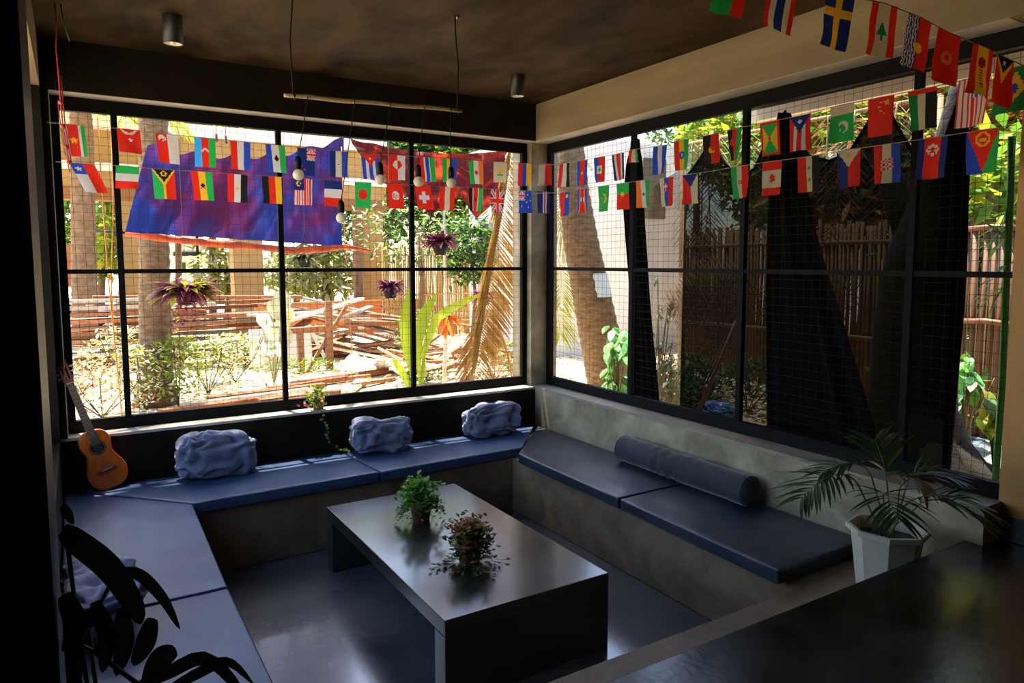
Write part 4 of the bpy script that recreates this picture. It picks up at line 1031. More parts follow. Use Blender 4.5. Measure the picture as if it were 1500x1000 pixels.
for (u, v, L, w_, rz, k) in ((330, 592, 1.5, .12, .22, 2), (370, 582, 1.7, .10, .2, 3), (395, 574, 1.6, .14, .2, 0), (430, 566, 1.7, .12, .24, 2), (470, 560, 1.6, .13, .2, 0), (500, 552, 1.6, .10, .25, 2), (450, 580, 1.3, .1, .25, 0), (520, 566, .9, .16, 1.0, 3), (548, 560, .9, .08, .5, 0), (560, 545, 1.1, .09, .4, 2), (410, 590, .8, .1, .1, 2), (585, 535, 1.2, .1, .6, 3)):
    c = at(u, v, z=GZ+.04); plank((c.x, c.y, GZ+.05), L, w_, .05, rz, random.gauss(0, .02), plankm[k], lab='board lying on the bright ground just outside the back window', grp='boards on the ground outside the back window')
# trestle
c = at(462, 535, y=5.6); gz = GZ
root = empty('wooden_trestle', (c.x, c.y, gz), 'rough wooden trestle frame standing in front of the plank heap', 'trestle')
X = lambda u, v: at(u, v, y=5.6)
for a, b, w_ in (((481, 441), (483, 540), .11), ((439, 482), (442, 538), .09)):
    p, q = X(*a), X(*b); q.z = gz; part(MB().beam(p, q, w_, w_*.8), 'post', plankm[0], root)
part(MB().beam(X(420, 485), X(492, 480), .09, .09), 'crossbar', plankm[2], root)
part(MB().beam(X(455, 482), X(484, 540), .05, .05), 'brace', plankm[3], root)
part(MB().beam(X(452, 540), X(508, 447), .06, .05), 'brace', plankm[0], root)
o = MB().box((0, 0, 0), (1.0, .08, .62)).build('grey_slab', mat('grey_fibre_board', (.55, .53, .5), .9, (.7, .68, .64), 5)); c = at(412, 512, y=6.2); o.location = (c.x, c.y, GZ+.36); o.rotation_euler = (-.12, 0, 0)
tag(o, 'pale grey sheet of board propped up beside the trestle', 'board')
# white cloth
m = MB(); vs = []; fs = []; c = at(562, 528, z=GZ+.2); n = 14
for j in range(n+1):
    for i in range(n+1): vs.append(V((c.x+(i/n-.5)*1.1, c.y+(j/n-.5)*.8, GZ+.14+.16*noise.noise(V((i*.3, j*.3, 4)))+.10*math.sin(i*.5))))
for j in range(n):
    for i in range(n): a = j*(n+1)+i; fs.append((a, a+1, a+n+2, a+n+1))
tag(m.add(vs, fs, 0, True).build('white_sheet', mat('white_plastic_sheet', (.85, .84, .8), .5)), 'white plastic sheet crumpled on the ground left of the broad green leaf', 'sheet')

# --- shrubs
def shrub(u, v, h, w_, n, L, ms, lab, y=None, name='shrub', grp='shrubs in the garden', stems=6):
    c = at(u, v, z=GZ) if y is None else at(u, v, y=y); c.z = GZ
    root = empty(name, c, lab, 'shrub', grp); fm = MB(); sm_ = MB()
    for k in range(stems):
        a = random.uniform(0, 2*PI); sm_.tube([c, c+V((math.cos(a)*w_*.3, math.sin(a)*w_*.3, h*.5)), c+V((math.cos(a)*w_*.45, math.sin(a)*w_*.45, h*.95))], .007, 5)
    for i in range(n):
        a = random.uniform(0, 2*PI); z = random.uniform(.08, 1)**.8; r = w_*.5*random.random()**.5*(.6+.6*math.sin(PI*min(1, z*.9+.1)))
        fm.leafq(c+V((math.cos(a)*r, math.sin(a)*r, z*h)), rdir(.1), V((random.gauss(0, .4), random.gauss(0, .4), 1)), L*random.uniform(.7, 1.3), L*.45, random.choice([0, 0, 1, 2]) % len(ms))
    part(sm_, 'stems', stem_m, root); part(fm, 'foliage', ms, root)
for (u, v, h, w_, n, ms, lab) in ((150, 612, .55, 1.0, 420, [lf_p, lf_o], 'pale shrub at the lower left corner of the back window'), (215, 600, .75, .8, 420, [lf_p, lf_y], 'pale and yellow-green shrub left of the thick trunk base'),
        (262, 596, .85, .6, 420, [lf_y, lf_g], 'yellow-green shrub in front of the thick trunk'), (305, 578, .7, .9, 420, [lf_p, lf_g, lf_y], 'silvery green shrub right of the thick trunk'),
        (345, 560, .7, .9, 420, [lf_p, lf_y], 'silvery shrub in the middle of the garden'), (180, 560, .8, 1.0, 380, [lf_p, lf_y], 'pale tall shrub by the orange string'), (370, 535, .5, 1.3, 300, [lf_p, lf_d, lf_g], 'spreading pale shrub beside the grey board'),
        (120, 575, .4, .8, 260, [lf_p, lf_o], 'low dry shrub behind the guitar neck'), (440, 548, .22, 1.2, 260, [lf_g, lf_y], 'low green weeds at the foot of the trestle'), (310, 530, .5, .7, 240, [lf_p, lf_g], 'small pale shrub below the purple planter'),
        (620, 560, .2, .8, 200, [lf_g, lf_d], 'low green weeds below the broad leaf'), (725, 556, .55, 1.0, 420, [lf_g, lf_d], 'dark green weeds under the dry palm frond'),
        (240, 548, 1.1, .5, 260, [lf_o, lf_y, lf_g], 'tall yellowing shrub against the thick trunk'), (612, 440, .9, .8, 300, [lf_g, lf_d], 'dark green shrub behind the hanging pot by the fence')):
    shrub(u, v, h, w_, n, .085, ms, lab, y=(6 if v < 450 else None))
# variegated plant
c = at(400, 520, y=4.6); c.z = GZ
root = empty('variegated_plant', c, 'tall plant with big white and yellow leaves left of the second mullion', 'plant')
fm = MB(); sm_ = MB()
for (u, v, L, a) in ((397, 440, .36, .3), (415, 425, .40, -.4), (378, 460, .30, .9), (425, 450, .34, -.8), (392, 480, .26, .6), (405, 500, .26, 0), (385, 505, .24, 1.2), (420, 480, .3, -.3), (410, 460, .3, .2)):
    p = at(u, v, y=4.6); sm_.tube([c, c.lerp(p, .6)+V((.03, 0, 0)), p], .010, 5)
    fm.blade(p, (math.sin(a)*.7, -.5, -.7), (0, -1, .3), L, L*.7, .1, 4, .1, random.choice((0, 1, 2)))
part(sm_, 'stems', lf_p, root); part(fm, 'leaves', [mat('leaf_white_blotched', (.85, .85, .74), .5, (.25, .5, .12), 9, 2, trans=.3, stops=(.55, .62)), mat('leaf_yellow_blotched', (.85, .66, .22), .5, (.8, .8, .6), 8, 2, trans=.3), lf_p], root)
# broad green leaves
c = at(612, 590, y=.95); c.z = GZ
root = empty('broad_leaf_plant', c, 'plant with tall broad yellow-green leaves standing close outside the third mullion', 'plant')
bl = mat('broad_leaf_yellow_green', (.30, .45, .03), .45, (.45, .50, .04), 5, 3, trans=.5)
fm = MB()
def pxleaf(fm, pts, W, y, m=0, n=14):
    Q = [at(u, v, y=yy) for (u, v), yy in zip(pts, y if isinstance(y, (list, tuple)) else [y]*len(pts))]; C = []
    for i in range(n+1):
        t = i/n*(len(Q)-1); k = min(len(Q)-2, int(t)); C.append(Q[k].lerp(Q[k+1], t-k))
    vs = []; fs = []
    for i, q in enumerate(C):
        t = i/n; dd = (C[min(i+1, n)]-C[max(i-1, 0)]).normalized(); sd = dd.cross(FW).normalized()
        wd = W*max(.06, math.sin(PI*min(1, max(0, t-.12)/.88))**.75); vs += [q-sd*wd/2+FW*wd*-.15, q, q+sd*wd/2+FW*wd*-.15]
    for i in range(n): b = i*3; fs += [(b, b+1, b+4, b+3), (b+1, b+2, b+5, b+4)]
    fm.add(vs, fs, m, True)
pxleaf(fm, [(612, 590), (601, 520), (597, 470), (600, 420)], .17, .95)
pxleaf(fm, [(614, 590), (622, 510), (640, 465), (672, 445), (712, 428)], .10, [.95, .95, 1.0, 1.1, 1.2])
pxleaf(fm, [(610, 590), (590, 545), (574, 522)], .08, .9)
pxleaf(fm, [(615, 590), (612, 500), (622, 460), (640, 430)], .13, .98)
pxleaf(fm, [(613, 590), (620, 545), (622, 520)], .05, .92)
part(fm, 'leaves', bl, root)

# --- dry palm frond leaning by the column, and a drooping brown one
def dryfrond(pts, yy, ll, n, lw, lab, m, dirs, name='dry_palm_frond', rr=.012, par=None):
    Q = [at(u, v, y=y) for (u, v), y in zip(pts, yy)] if par is None else pts
    root = empty(name, Q[-1], lab, 'palm frond'); C = []
    N_ = 24
    for i in range(N_+1):
        t = i/N_*(len(Q)-1); k = min(len(Q)-2, int(t)); C.append(Q[k].lerp(Q[k+1], t-k))
    part(MB().tube(C, [rr*(1-.6*i/N_) for i in range(N_+1)], 6), 'midrib', m, root)
    fm = MB()
    for i in range(n):
        t = i/(n-1)*N_; k = min(N_-1, int(t)); q = C[k].lerp(C[k+1], t-k)
        for dv in dirs:
            d = V(dv(i/(n-1)))+V((random.gauss(0, .05), random.gauss(0, .05), random.gauss(0, .06)))
            l_ = ll*(.35+.75*math.sin(PI*min(.97, .12+.85*i/(n-1))))
            fm.blade(q, d, (0, -1, .5), l_, lw, .12, 4, .15)
    part(fm, 'leaflets', m, root)
dryfrond([(748, 215), (741, 275), (724, 370), (712, 440), (700, 520)], (.75, .75, .8, .85, .9), .60, 84, .034, 'golden dry palm frond hanging upright beside the corner column outside', dry_m,
         [lambda t: (.8, .05, -.75), lambda t: (-.30, .1, -.95)])
brown_dry = mat('brown_dry_frond', (.48, .24, .07), .6, (.62, .36, .13), 6, 3, trans=.25)
dryfrond([(715, 452), (704, 480), (697, 530), (690, 585)], (1.0, 1.0, 1.0, 1.0), .48, 50, .016, 'brown drooping palm frond hanging below the purple planter by the column', brown_dry,
         [lambda t: (.75, 0, -.75), lambda t: (-.75, 0, -.72)])
dryfrond([(718, 455), (735, 490), (748, 540), (752, 580)], (1.1, 1.1, 1.1, 1.1), .35, 24, .012, 'short brown palm frond behind the drooping one', brown_dry, [lambda t: (.4, 0, -.9), lambda t: (-.6, 0, -.8)])

# --- hanging planters
purple = mat('purple_leaf', (.13, .02, .06), .45, (.28, .05, .12), 9, 3, trans=.3)
def planter(u, v, y, s, ms, lab, trail=0, up=.4, n=90, L=.09):
    c = at(u, v, y=y); root = empty('hanging_planter', c, lab, 'hanging plant', 'planters hanging outside the back window')
    part(MB().lathe(c, [(.001, -.08*s), (.055*s, -.08*s), (.085*s, .0), (.09*s, .06*s), (.08*s, .06*s), (.07*s, .03*s), (.001, .03*s)], 14), 'pot', blk, root)
    part(MB().tube([c+V((-.08*s, 0, .05*s)), c+V((0, 0, .35*s)), V((c.x, c.y, R(3.0)))], .002, 4), 'cord', stem_m, root)
    fm = MB()
    for i in range(int(n*1.7)):
        d = rdir(up-.15); fm.blade(c+V((0, 0, .05*s))+V((d.x, d.y, 0))*.05*s, d, (0, 0, 1), L*s*random.uniform(1.1, 2.2), L*s*.40, .35, 3, .12, random.randrange(len(ms)))
    for i in range(trail):
        a = random.uniform(0, 2*PI); P = c+V((math.cos(a)*.09*s, math.sin(a)*.09*s, .02))
        for k in range(7):
            P = P+V((random.gauss(0, .02), random.gauss(0, .02), -.04*s)); fm.leafq(P, rdir(-.2), V((0, 0, 1)), .05*s, .03*s, min(1, len(ms)-1) if k > 2 else 0)
    part(fm, 'foliage', ms, root)
planter(447, 381, 1.5, .9, [mat('leaf_brown_olive', (.14, .09, .03), .5, (.25, .22, .06), 8, trans=.2), lf_d], 'black pot with brown drooping leaves hanging just under the blue tarp', 16, -.1, 26, .10)
planter(271, 432, 1.5, 1.15, [purple, purple, lf_y], 'largest purple-leaved planter, in front of the thick palm trunk', 14, .1, 130, .135)
planter(572, 426, 1.5, 1.0, [purple, lf_w], 'purple-leaved planter with green plants trailing below, left of the third mullion', 8, .3, 50, .10)
planter(645, 362, 1.5, 1.1, [purple, lf_w], 'purple rosette planter hanging in front of the bamboo fence', 0, .5, 80, .11)
planter(708, 438, 1.5, .9, [mat('crimson_leaf', (.40, .03, .08), .5, (.2, .02, .07), 9, trans=.3), purple], 'crimson-leaved planter hanging beside the golden frond', 10, .2, 100, .10)
# cords and poles
om = mat('orange_twine', (.85, .28, .03), .6)
for pts, y, lab in (([(143, 172), (147, 240), (152, 320), (160, 420), (170, 520), (178, 605)], 1.5, 'orange twine hanging down the left bay of the back window'), ([(163, 180), (166, 300), (163, 420), (166, 470)], 1.5, 'second orange twine right of the first, in the left bay'),
                    ([(500, 215), (504, 330), (510, 430), (516, 520)], 1.5, 'orange twine hanging right of the blue tarp')):
    P = [at(u, v, y=y) for u, v in pts]; tag(MB().tube(P, .006, 5).build('orange_twine', om), lab, 'string')
P = [at(650, 300, y=2.2), at(652, 400, y=2.2), at(654, 470, y=2.2), at(651, 548, y=2.2)]
root = empty('garden_pole', V((P[-1].x, P[-1].y, GZ)), 'pale pole with orange rag tied round it, standing right of the third mullion', 'pole')
part(MB().tube([V((P[-1].x, P[-1].y, GZ))]+P[::-1], [.03, .028, .022, .02, .018], 8), 'pole', mat('pale_pole', (.75, .5, .25), .7, (.85, .78, .65), 4), root)
m = MB(); q = P[2]
for k in range(9): m.blade(q+V((0, -.02, .08)), (random.uniform(-1, 1), -.2, random.uniform(-.8, .0)), (0, 0, 1), .32, .10, .4, 4)
part(m, 'rag', om, root)
root = empty('timber_rail', (-2, 1.5, R(3.02)), 'timber rail outside the back window from which the planters hang', 'rail')
part(MB().bb(-4.75, .95, 1.46, 1.54, R(3.0), R(3.08)), 'rail', bark2, root)
for x in (-4.7, .9): part(MB().bb(x-.04, x+.04, 1.46, 1.54, GZ, R(3.0)), 'post', bark2, root)
for (u, v, s) in ((317, 205, 0), (331, 208, 1)):
    c = at(u, v, y=1.5); root = empty('festoon_bulb', c, 'tiny bulb in a red socket above the blue tarp, %s of the pair' % ('right' if s else 'left'), 'bulb')
    part(MB().ball(c, .02, 10, 7), 'bulb', mat('clear_bulb_%d' % s, (.12, .12, .12), .1), root); part(MB().tube([c+V((0, 0, .015)), c+V((0, 0, .06))], .012, 8), 'socket', red_m, root)
    part(MB().tube([c+V((0, 0, .06)), V((c.x, c.y, R(3.0)))], .003, 4), 'cord', red_m, root)
for (u, v, hh) in ((1400, 640, .7), (1440, 628, .6), (1470, 640, .6), (1425, 600, .8)): shrub(u, v, hh, .9, 260, .11, [lf_d, lf_g], 'dark green shrub at the foot of the gapped bamboo fence', grp='shrubs below the sunlit fence')
m = MB()
for k in range(2600):
    x = random.uniform(-6, 9); y = random.uniform(.6, 9); m.leafq((x, y, GZ+.01+random.random()*.03), (random.gauss(0, 1), random.gauss(0, 1), .1), V((random.gauss(0, .3), random.gauss(0, .3), 1)), random.uniform(.06, .16), .05, random.randrange(3))
for k in range(900):
    x = random.uniform(.6, 5); y = random.uniform(-4, 1); m.leafq((x, y, GZ+.01+random.random()*.03), (random.gauss(0, 1), random.gauss(0, 1), .1), V((random.gauss(0, .3), random.gauss(0, .3), 1)), random.uniform(.06, .16), .05, random.randrange(3))
tag(m.build('fallen_leaves', [lf_o, plankm[2], lf_y]), 'scattered dry leaves covering the garden ground', 'leaves', kind='stuff')

# ================================================================ OUTSIDE THE RIGHT WINDOW
c = at(895, 575, z=GZ); Y0 = c.y
P = [c, at(884, 520, y=Y0), at(868, 440, y=Y0-.05), at(852, 360, y=Y0-.05), at(840, 280, y=Y0), at(832, 190, y=Y0+.1), at(826, 60, y=Y0+.2)]
root = empty('leaning_palm', c, 'leaning palm trunk with a whitewashed patch, just right of the corner column', 'tree')
part(trunk(MB(), P, [.30, .27, .245, .22, .19, .17, .15], 14), 'trunk', bark, root)
m = MB(); q, q2 = at(866, 434, y=Y0-.05), at(860, 400, y=Y0-.05); vs = []; fs = []
for j in range(7):
    c_ = q.lerp(q2, j/6)
    for i in range(9):
        a = -PI*.62+i/8*PI*.42+.04*math.sin(j*2.2); vs.append(c_+V((math.cos(a), math.sin(a), 0))*(.272-.006*j/6))
for j in range(6):
    for i in range(8): a = j*9+i; fs.append((a, a+1, a+10, a+9))
m.add(vs, fs, 0, True)
part(m, 'whitewash_patch', white_band, root)
fm = MB(); sm_ = MB()
for (u, v, L, dx) in ((814, 240, .9, -.3), (822, 225, 1.0, .1), (812, 300, .7, .2), (836, 215, .7, .5), (818, 380, .6, -.2), (813, 440, .5, 0)):
    p = at(u, v, y=Y0+.7); frond(fm, sm_, p+V((0, .2, .3)), p, (dx, -.2, -1), L, 20, .018, .34, 8, 0, .1, .008, .1, .3)
part(sm_, 'frond_stalks', dry_m, root); part(fm, 'fronds', [lf_y], root)
# white wall
yw = 5.0; x0, x1 = at(800, 400, y=yw).x, at(1003, 400, y=yw).x
root = empty('white_building', (x0, yw, GZ), 'plain white rendered house wall behind the leaning palm trunk', 'building')
ww = mat('white_render', (.72, .64, .56), .9, (.80, .74, .68), 2, 4)
part(MB().bb(x0, x1, yw, yw+3, GZ, R(3.6)), 'wall', ww, root)
part(MB().bb(x1-.25, x1+.06, yw-.03, yw+.1, R(2.3), R(3.6)), 'corner_strip', mat('blue_grey_strip', (.35, .45, .48), .7), root)
part(MB().bb(at(941, 300, y=yw).x, at(972, 300, y=yw).x, yw-.06, yw, at(950, 320, y=yw).z, at(950, 232, y=yw).z), 'shuttered_opening', mat('brown_shutter', (.10, .075, .045), .8), root)
m = sheet('n', [at(926, 300, x=.9), at(926, 630, x=.9)], [at(1003, 240, x=.9), at(1003, 640, x=.9)], None, None, 20, 20, .03, 3, 3, 3, out=V((1, 0, 0)))
tag(m.build('thin_screen', mat('thin_brown_net', (.10, .07, .03), .9, alpha=.66)), 'thin brownish netting screen in front of the white wall', 'net')
# bright shrub at the first mullion
def bigshrub(c, pts, lab, L, ms, name='leafy_plant'):
    root = empty(name, c, lab, 'plant'); fm = MB(); sm_ = MB()
    for p in pts:
        sm_.tube([c, c.lerp(p, .5)+V((random.gauss(0, .03), 0, .06)), p], .006, 5)
        for k in range(3): fm.blade(p+V((random.gauss(0, .03),)*3), (random.gauss(0, .7), random.gauss(-.3, .4), -.5), (0, 0, 1), L*random.uniform(.8, 1.2), L*.55, .25, 4, .1, random.randrange(len(ms)))
    part(sm_, 'stems', stem_m, root); part(fm, 'leaves', ms, root)
c = at(905, 578, x=1.5); c.z = GZ
mint = mat('leaf_mint_green', (.12, .42, .12), .4, (.20, .50, .16), 5, 3, trans=.4)
bigshrub(c, [at(random.uniform(888, 922), random.uniform(478, 572), x=1.5+random.uniform(-.15, .15)) for k in range(26)], 'bright green big-leaved plant by the first mullion of the right window', .17, [mint, lf_g])
c = at(960, 590, x=1.3); c.z = GZ
bigshrub(c, [at(random.uniform(945, 990), 400+160*random.random()**.7, x=1.3+random.uniform(-.1, .1)) for k in range(24)]+[at(random.uniform(950, 1010), random.uniform(520, 590), x=1.3) for k in range(16)], 'dark climbing plant right of the first black curtain', .09, [lf_d], 'vine')
# curtains and shade net
bk = mat('black_shade_cloth', (.0025, .0025, .0022), .95, spec=.1)
def curtain(Lp, Rp, x, lab, amp=.05, fx=9, seed=1, mm=bk, name='black_curtain', grp=None, nu=30):
    Lw = [at(u, v, x=x) for u, v in Lp]; Rw = [at(u, v, x=x) for u, v in Rp]
    m = sheet('c', Lw, Rw, None, mm, nu, 24, amp, fx, 1.0, seed, out=V((1, 0, 0)))
    return tag(m.build(name, mm), lab, 'curtain' if 'curtain' in name else 'net', grp)
curtain([(927, 203), (920, 240), (915, 300), (921, 400), (923, 500), (924, 660)], [(936, 203), (942, 235), (945, 320), (953, 420), (962, 520), (972, 660)], .46, 'narrow black cloth gathered at a point by the first mullion of the right window')
curtain([(1143, 165), (1128, 230), (1124, 300), (1123, 400), (1123, 520), (1122, 660)], [(1156, 165), (1172, 230), (1190, 320), (1222, 420), (1252, 520), (1300, 690)], .46, 'broad black cloth gathered at a peak and spreading down mid right window', seed=5)
curtain([(1392, 190), (1400, 260), (1396, 350), (1392, 450), (1385, 560), (1380, 690)], [(1421, 190), (1422, 260), (1419, 350), (1414, 450), (1404, 560), (1390, 690)], .46, 'narrow black cloth strip hanging left of the bright gap in the right window', seed=8)
net_m = mat('dark_shade_net', (.003, .0035, .002), .95, alpha=.968, spec=.02)
top = [(1003, 262), (1020, 240), (1043, 205), (1062, 240), (1085, 262), (1106, 246), (1128, 195), (1150, 163), (1165, 200), (1185, 228), (1215, 236), (1245, 222), (1275, 175), (1297, 150), (1312, 182), (1335, 220), (1360, 238), (1384, 205), (1400, 160), (1412, 118), (1421, 150)]
T_ = [at(u, v, x=.50) for u, v in top]
root = empty('shade_net', T_[7], 'dark see-through shade net with a scalloped top edge across the right window', 'net')
vs = []; fs = []; NV = 18; C = []
for a, b in zip(T_, T_[1:]):
    for k in range(4): C.append(a.lerp(b, k/4))
C.append(T_[-1]); nn = len(C)
for j in range(NV+1):
    t = j/NV
    for i, q in enumerate(C): vs.append(V((q.x+.02*noise.noise(V((i*.25, t*2, 1)))+.0*t, q.y, q.z+(R(-.45)-q.z)*t)))
for j in range(NV):
    for i in range(nn-1): a = j*nn+i; fs.append((a, a+1, a+nn+1, a+nn))
part(MB().add(vs, fs, 0, True), 'netting', net_m, root)
part(MB().tube(C, .011, 6), 'top_cord', bk, root)
P = [at(1406, 130, x=.6), at(1393, 190, x=.6), at(1382, 250, x=.6), at(1384, 330, x=.6)]
# eave board above right yard
a_, b_ = at(1098, 170, x=1.0), at(1500, 80, x=1.0)
zf = (a_.z+b_.z)/2
root = empty('eave_beam', (1.0, -2, zf), 'cream and brown roof beam running outside above the right window', 'beam')
part(MB().bb(1.0, 1.12, -9, a_.y, zf-.06, zf+.03), 'cream_fascia', cream, root)
part(MB().bb(1.02, 1.10, -9, a_.y, zf+.03, zf+.34), 'brown_board', mat('dark_brown_board', (.05, .03, .018), .85), root)
part(MB().bb(.31, 1.2, -9, a_.y, zf+.34, zf+.37), 'roof_sheet', mat('zinc_sheet', (.12, .11, .10), .6), root)
# big dark tree
P = [at(1345, 700, z=GZ), at(1335, 600, x=1.95), at(1338, 480, x=2.0), at(1350, 380, x=2.05), at(1368, 290, x=2.1), at(1392, 210, x=2.1), at(1412, 120, x=2.1)]
root = empty('dark_tree', P[0], 'thick dark tree trunk with flaring roots outside the right window', 'tree')
m = MB(); trunk(m, P, [.46, .33, .30, .27, .17, .12, .08], 14, rings=.004)
m.tube([P[3], at(1320, 300, x=2.1), at(1296, 240, x=2.15), at(1280, 150, x=2.2)], [.16, .12, .09, .05], 8)
for a in range(7):
    an = a*.9+.3; m.tube([P[0]+V((math.cos(an)*.25, math.sin(an)*.25, .28)), P[0]+V((math.cos(an)*.5, math.sin(an)*.5, .06)), P[0]+V((math.cos(an)*.85, math.sin(an)*.85, -.04))], [.14, .09, .04], 8)
part(m, 'trunk', dark_bark, root)
# bamboo fence, dead fronds, foliage
a, b = at(1003, 400, x=4.6), at(1422, 400, x=4.6); a.z = b.z = GZ
bamboo_fence('bamboo_fence', a, b, R(1.75)-GZ, 'shaded bamboo fence behind the dark net', rails=(.35, .88), r=.028, mm=mat('brown_bamboo', (.20, .11, .05), .8, (.32, .19, .09), 4, 4, stretch=(9, 9, .5)))
a, b = at(1405, 400, x=3.6), at(1500, 400, x=3.6); a.z = b.z = GZ
bamboo_fence('bamboo_fence', a, b, R(1.62)-GZ, 'shade-darkened bamboo fence with gaps beside the green pole', gap=.006, r=.034, rails=(.55, .97), mm=mat('shade_darkened_bamboo', (.085, .030, .008), .6, (.17, .07, .018), 4, 4, stretch=(9, 9, .5)), miss=.07)  # fence darkened in its base colour to stand for shade
RZ = at(1045, 203, x=3.9).z; ra, rb = at(1000, 203, x=3.93), at(1375, 203, x=3.93); ra.z = rb.z = RZ
root = empty('bamboo_rack', (3.93, (ra.y+rb.y)/2, RZ), 'tall bamboo rack behind the dark net from which dead fronds hang', 'rack')
part(MB().tube([ra, rb], .025, 6), 'rail', MATS['brown_bamboo'], root)
for q in (ra, ra.lerp(rb, .5), rb): part(MB().tube([V((q.x+.03, q.y, GZ)), q], .03, 6), 'post', MATS['brown_bamboo'], root)
for k, (u, v, dx, dz, L) in enumerate(((1015, 200, .1, -1, 1.6), (1035, 195, -.1, -1, 1.7), (1055, 200, .2, -1, 1.5), (1095, 215, -.1, -1, 1.4), (1030, 215, .0, -1, 1.5), (1250, 240, .2, -1, 1.3), (1340, 235, -.2, -1, 1.2), (1210, 250, 0, -1, 1.4), (1310, 245, .1, -1, 1.3),
                                             (1080, 470, -.9, .25, 1.3), (1110, 430, -.9, .0, 1.4), (1090, 520, -.8, .3, 1.2), (1160, 430, -.8, -.35, 1.4), (1130, 480, .8, .5, 1.2), (1100, 400, -.9, -.2, 1.3))):
    p = at(u, v, x=3.9 if v < 300 else 3.0); d = V((0, -dx, dz)).normalized() if v > 300 else V((.0, dx, dz)).normalized()
    if k < 9: p.z = RZ
    Q = [p, p+d*L*.35+V((0, 0, -.02)), p+d*L*.7+V((0, 0, -.08)), p+d*L+V((0, 0, -.2))]
    pl = V((0, 0, 1)) if v > 300 else V((0, 1, 0))
    dryfrond(Q, None, .42, 26, .02, 'dead brown palm frond heaped against the bamboo fence behind the dark net', mat('dead_frond_%d' % (k % 3), ((.30, .20, .12), (.24, .15, .08), (.36, .26, .17))[k % 3], .8, trans=.2) if k < 3 else MATS['dead_frond_%d' % (k % 3)],
             [lambda t, s=s: tuple(pl*s*.8+d*.6) for s in (-1, 1)], par=1, name='hanging_palm_frond' if k < 9 else 'dry_palm_frond')
for o in COL.objects:
    if o.get('label', '').startswith('dead brown palm'): o['group'] = 'dead palm fronds against the bamboo fence'
for u, v, x, r1, r2, ms, lab in ((1180, 200, 11, 3.0, 2.4, [lf_g, lf_y], 'tall tree far behind the broad black curtain'), (1330, 210, 10.5, 3.0, 2.2, [lf_y, lf_g], 'tall yellow-green tree far behind the net'), (1450, 220, 10, 2.4, 2.4, [lf_y, lf_o, lf_g], 'tall golden tree far behind the green pole'), (1215, 200, 7.5, 2.2, 1.6, [lf_y, lf_g], 'sunlit yellow-green tree above the scalloped net, left part'), (1340, 190, 7.0, 2.0, 1.5, [lf_y, lf_o, lf_g], 'yellow-orange tree above the scalloped net, middle'),
                                 (1460, 180, 6.5, 1.8, 1.7, [lf_y, lf_o], 'golden sunlit tree at the right edge of the right window'), (1100, 190, 8.0, 1.8, 1.2, [lf_g, lf_y], 'green tree behind the second mullion of the right window'),
                                 (1270, 290, 6.0, 1.8, .8, [lf_d, lf_o], 'brownish hedge on top of the shaded fence'), (1455, 270, 5.0, .9, .6, [lf_g, lf_y], 'green foliage above the gapped bamboo fence'), (1450, 440, 5.2, 1.1, .9, [lf_d, lf_g], 'deep green hedge behind the gapped bamboo fence')):
    c = at(u, v, x=x); tree('tree', c, (1.0, r1, r2), int(700*r1*r2)+150, .30, ms, lab, grp='trees beyond the right yard')
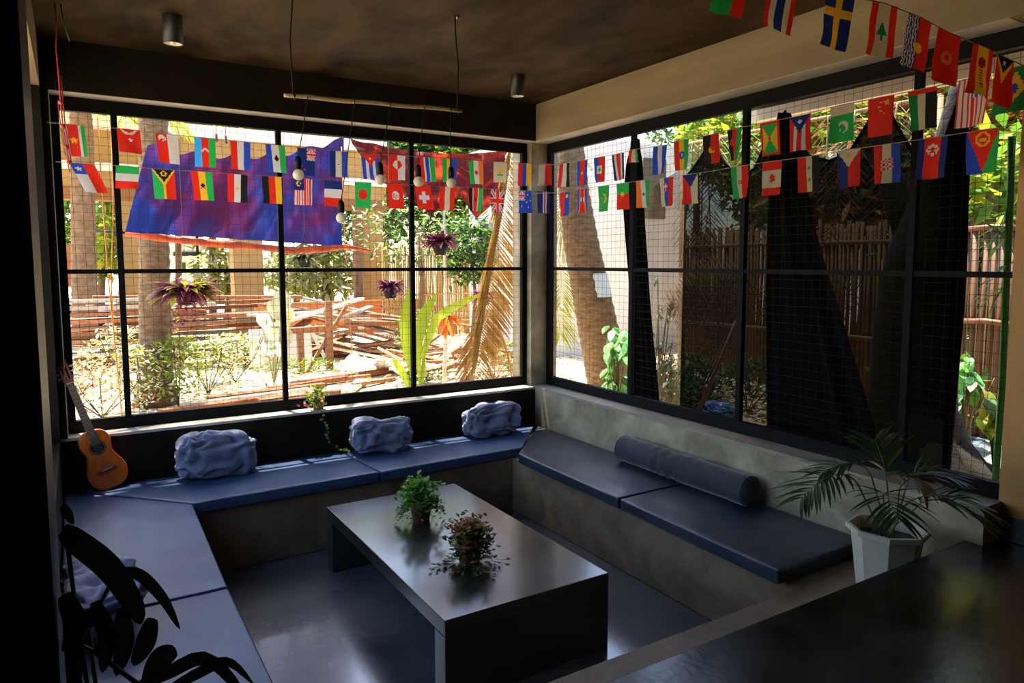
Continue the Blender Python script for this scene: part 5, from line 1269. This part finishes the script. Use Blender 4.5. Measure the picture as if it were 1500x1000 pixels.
# things in the right yard
gp = mat('green_bamboo', (.03, .28, .04), .35, (.06, .36, .06), 5)
p, q = at(1464, 600, x=.9), at(1482, 200, x=.9); p.z = GZ
root = empty('green_pole', p, 'upright green bamboo pole beside the ochre column', 'pole')
part(MB().tube([p, at(1468, 560, x=.9), at(1475, 400, x=.9), at(1480, 290, x=.9), q], .021, 8), 'culm', gp, root)
fm = MB()
for (u, v) in ((1478, 330), (1472, 350), (1480, 300), (1476, 390), (1470, 420)):
    for k in range(5): fm.blade(at(u, v, x=.9), (random.gauss(0, .3), random.uniform(-.2, 1), random.uniform(-1, .2)), (0, 0, 1), .22, .03, .3, 4)
part(fm, 'leaves', lf_g, root)
for (u, v, L, ms, lab) in ((1415, 560, .15, [mint, lf_g], 'bright green leafy plant behind the dark trunk at the gap'), (1460, 610, .16, [lf_g, lf_y], 'small green plant at the foot of the ochre column outside')):
    c = at(u, 640, x=3.0 if u < 1440 else 2.4); c.z = GZ
    bigshrub(c, [at(random.uniform(u-18, u+14), random.uniform(v-45, v+20), x=3.0 if u < 1440 else 2.4) for k in range(14)], lab, L, ms)
m = MB(); vs = []; fs = []; n = 18
for j in range(n+1):
    for i in range(n+1):
        p = at(1385+95*i/n, 612+85*j/n, z=GZ+.05); p.z = GZ+.05+.05*noise.noise(V((i*.35, j*.35, 2))); vs.append(p)
for j in range(n):
    for i in range(n): a = j*(n+1)+i; fs.append((a, a+1, a+n+2, a+n+1))
tag(m.add(vs, fs, 0, True).build('grey_tarp', mat('grey_blue_plastic', (.09, .13, .17), .35, (.20, .20, .18), 3)), 'grey-blue plastic sheet spread on the ground at the right gap', 'tarp')
brick = mat('red_brown_earth', (.14, .07, .045), .9, (.22, .12, .08), 9, 6, .4)
m = MB(); c = at(1425, 700, x=1.1); m.box((1.1, c.y+.3, GZ+.12), (.5, 1.0, .36)); bevel(m.build('earth_bank', brick), .08, 3); tag(bpy.data.objects['earth_bank'], 'low bank of red-brown earth outside the right window', 'earth')
crumple('blue_bag', (at(1056, 600, x=1.9).x, at(1056, 600, x=1.9).y, GZ), (.3, .34, .26), .3, 20, 'blue plastic bag lying outside near the second mullion of the right window', m=mat('blue_plastic_bag', (.06, .20, .65), .35, (.25, .45, .9), 8), cat='bag', group=None)
P = [at(1014, 610, x=1.7), at(1050, 540, x=1.8), at(1078, 470, x=1.9)]; P[0].z = GZ
tag(MB().tube(P, [.028, .022, .015], 8).build('leaning_stick', mat('pinkish_stick', (.30, .15, .10), .7)), 'reddish stick leaning up to the second mullion of the right window', 'stick')
for k in range(9):
    u = random.choice((990, 1010, 1035, 1100, 1095, 1115, 1000, 1060, 1085)); shrub(u, random.uniform(575, 610), random.uniform(.3, .6), .7, 160, .10, [lf_d, lf_g], 'dark green undergrowth behind the net at the foot of the right window', grp='undergrowth behind the net')
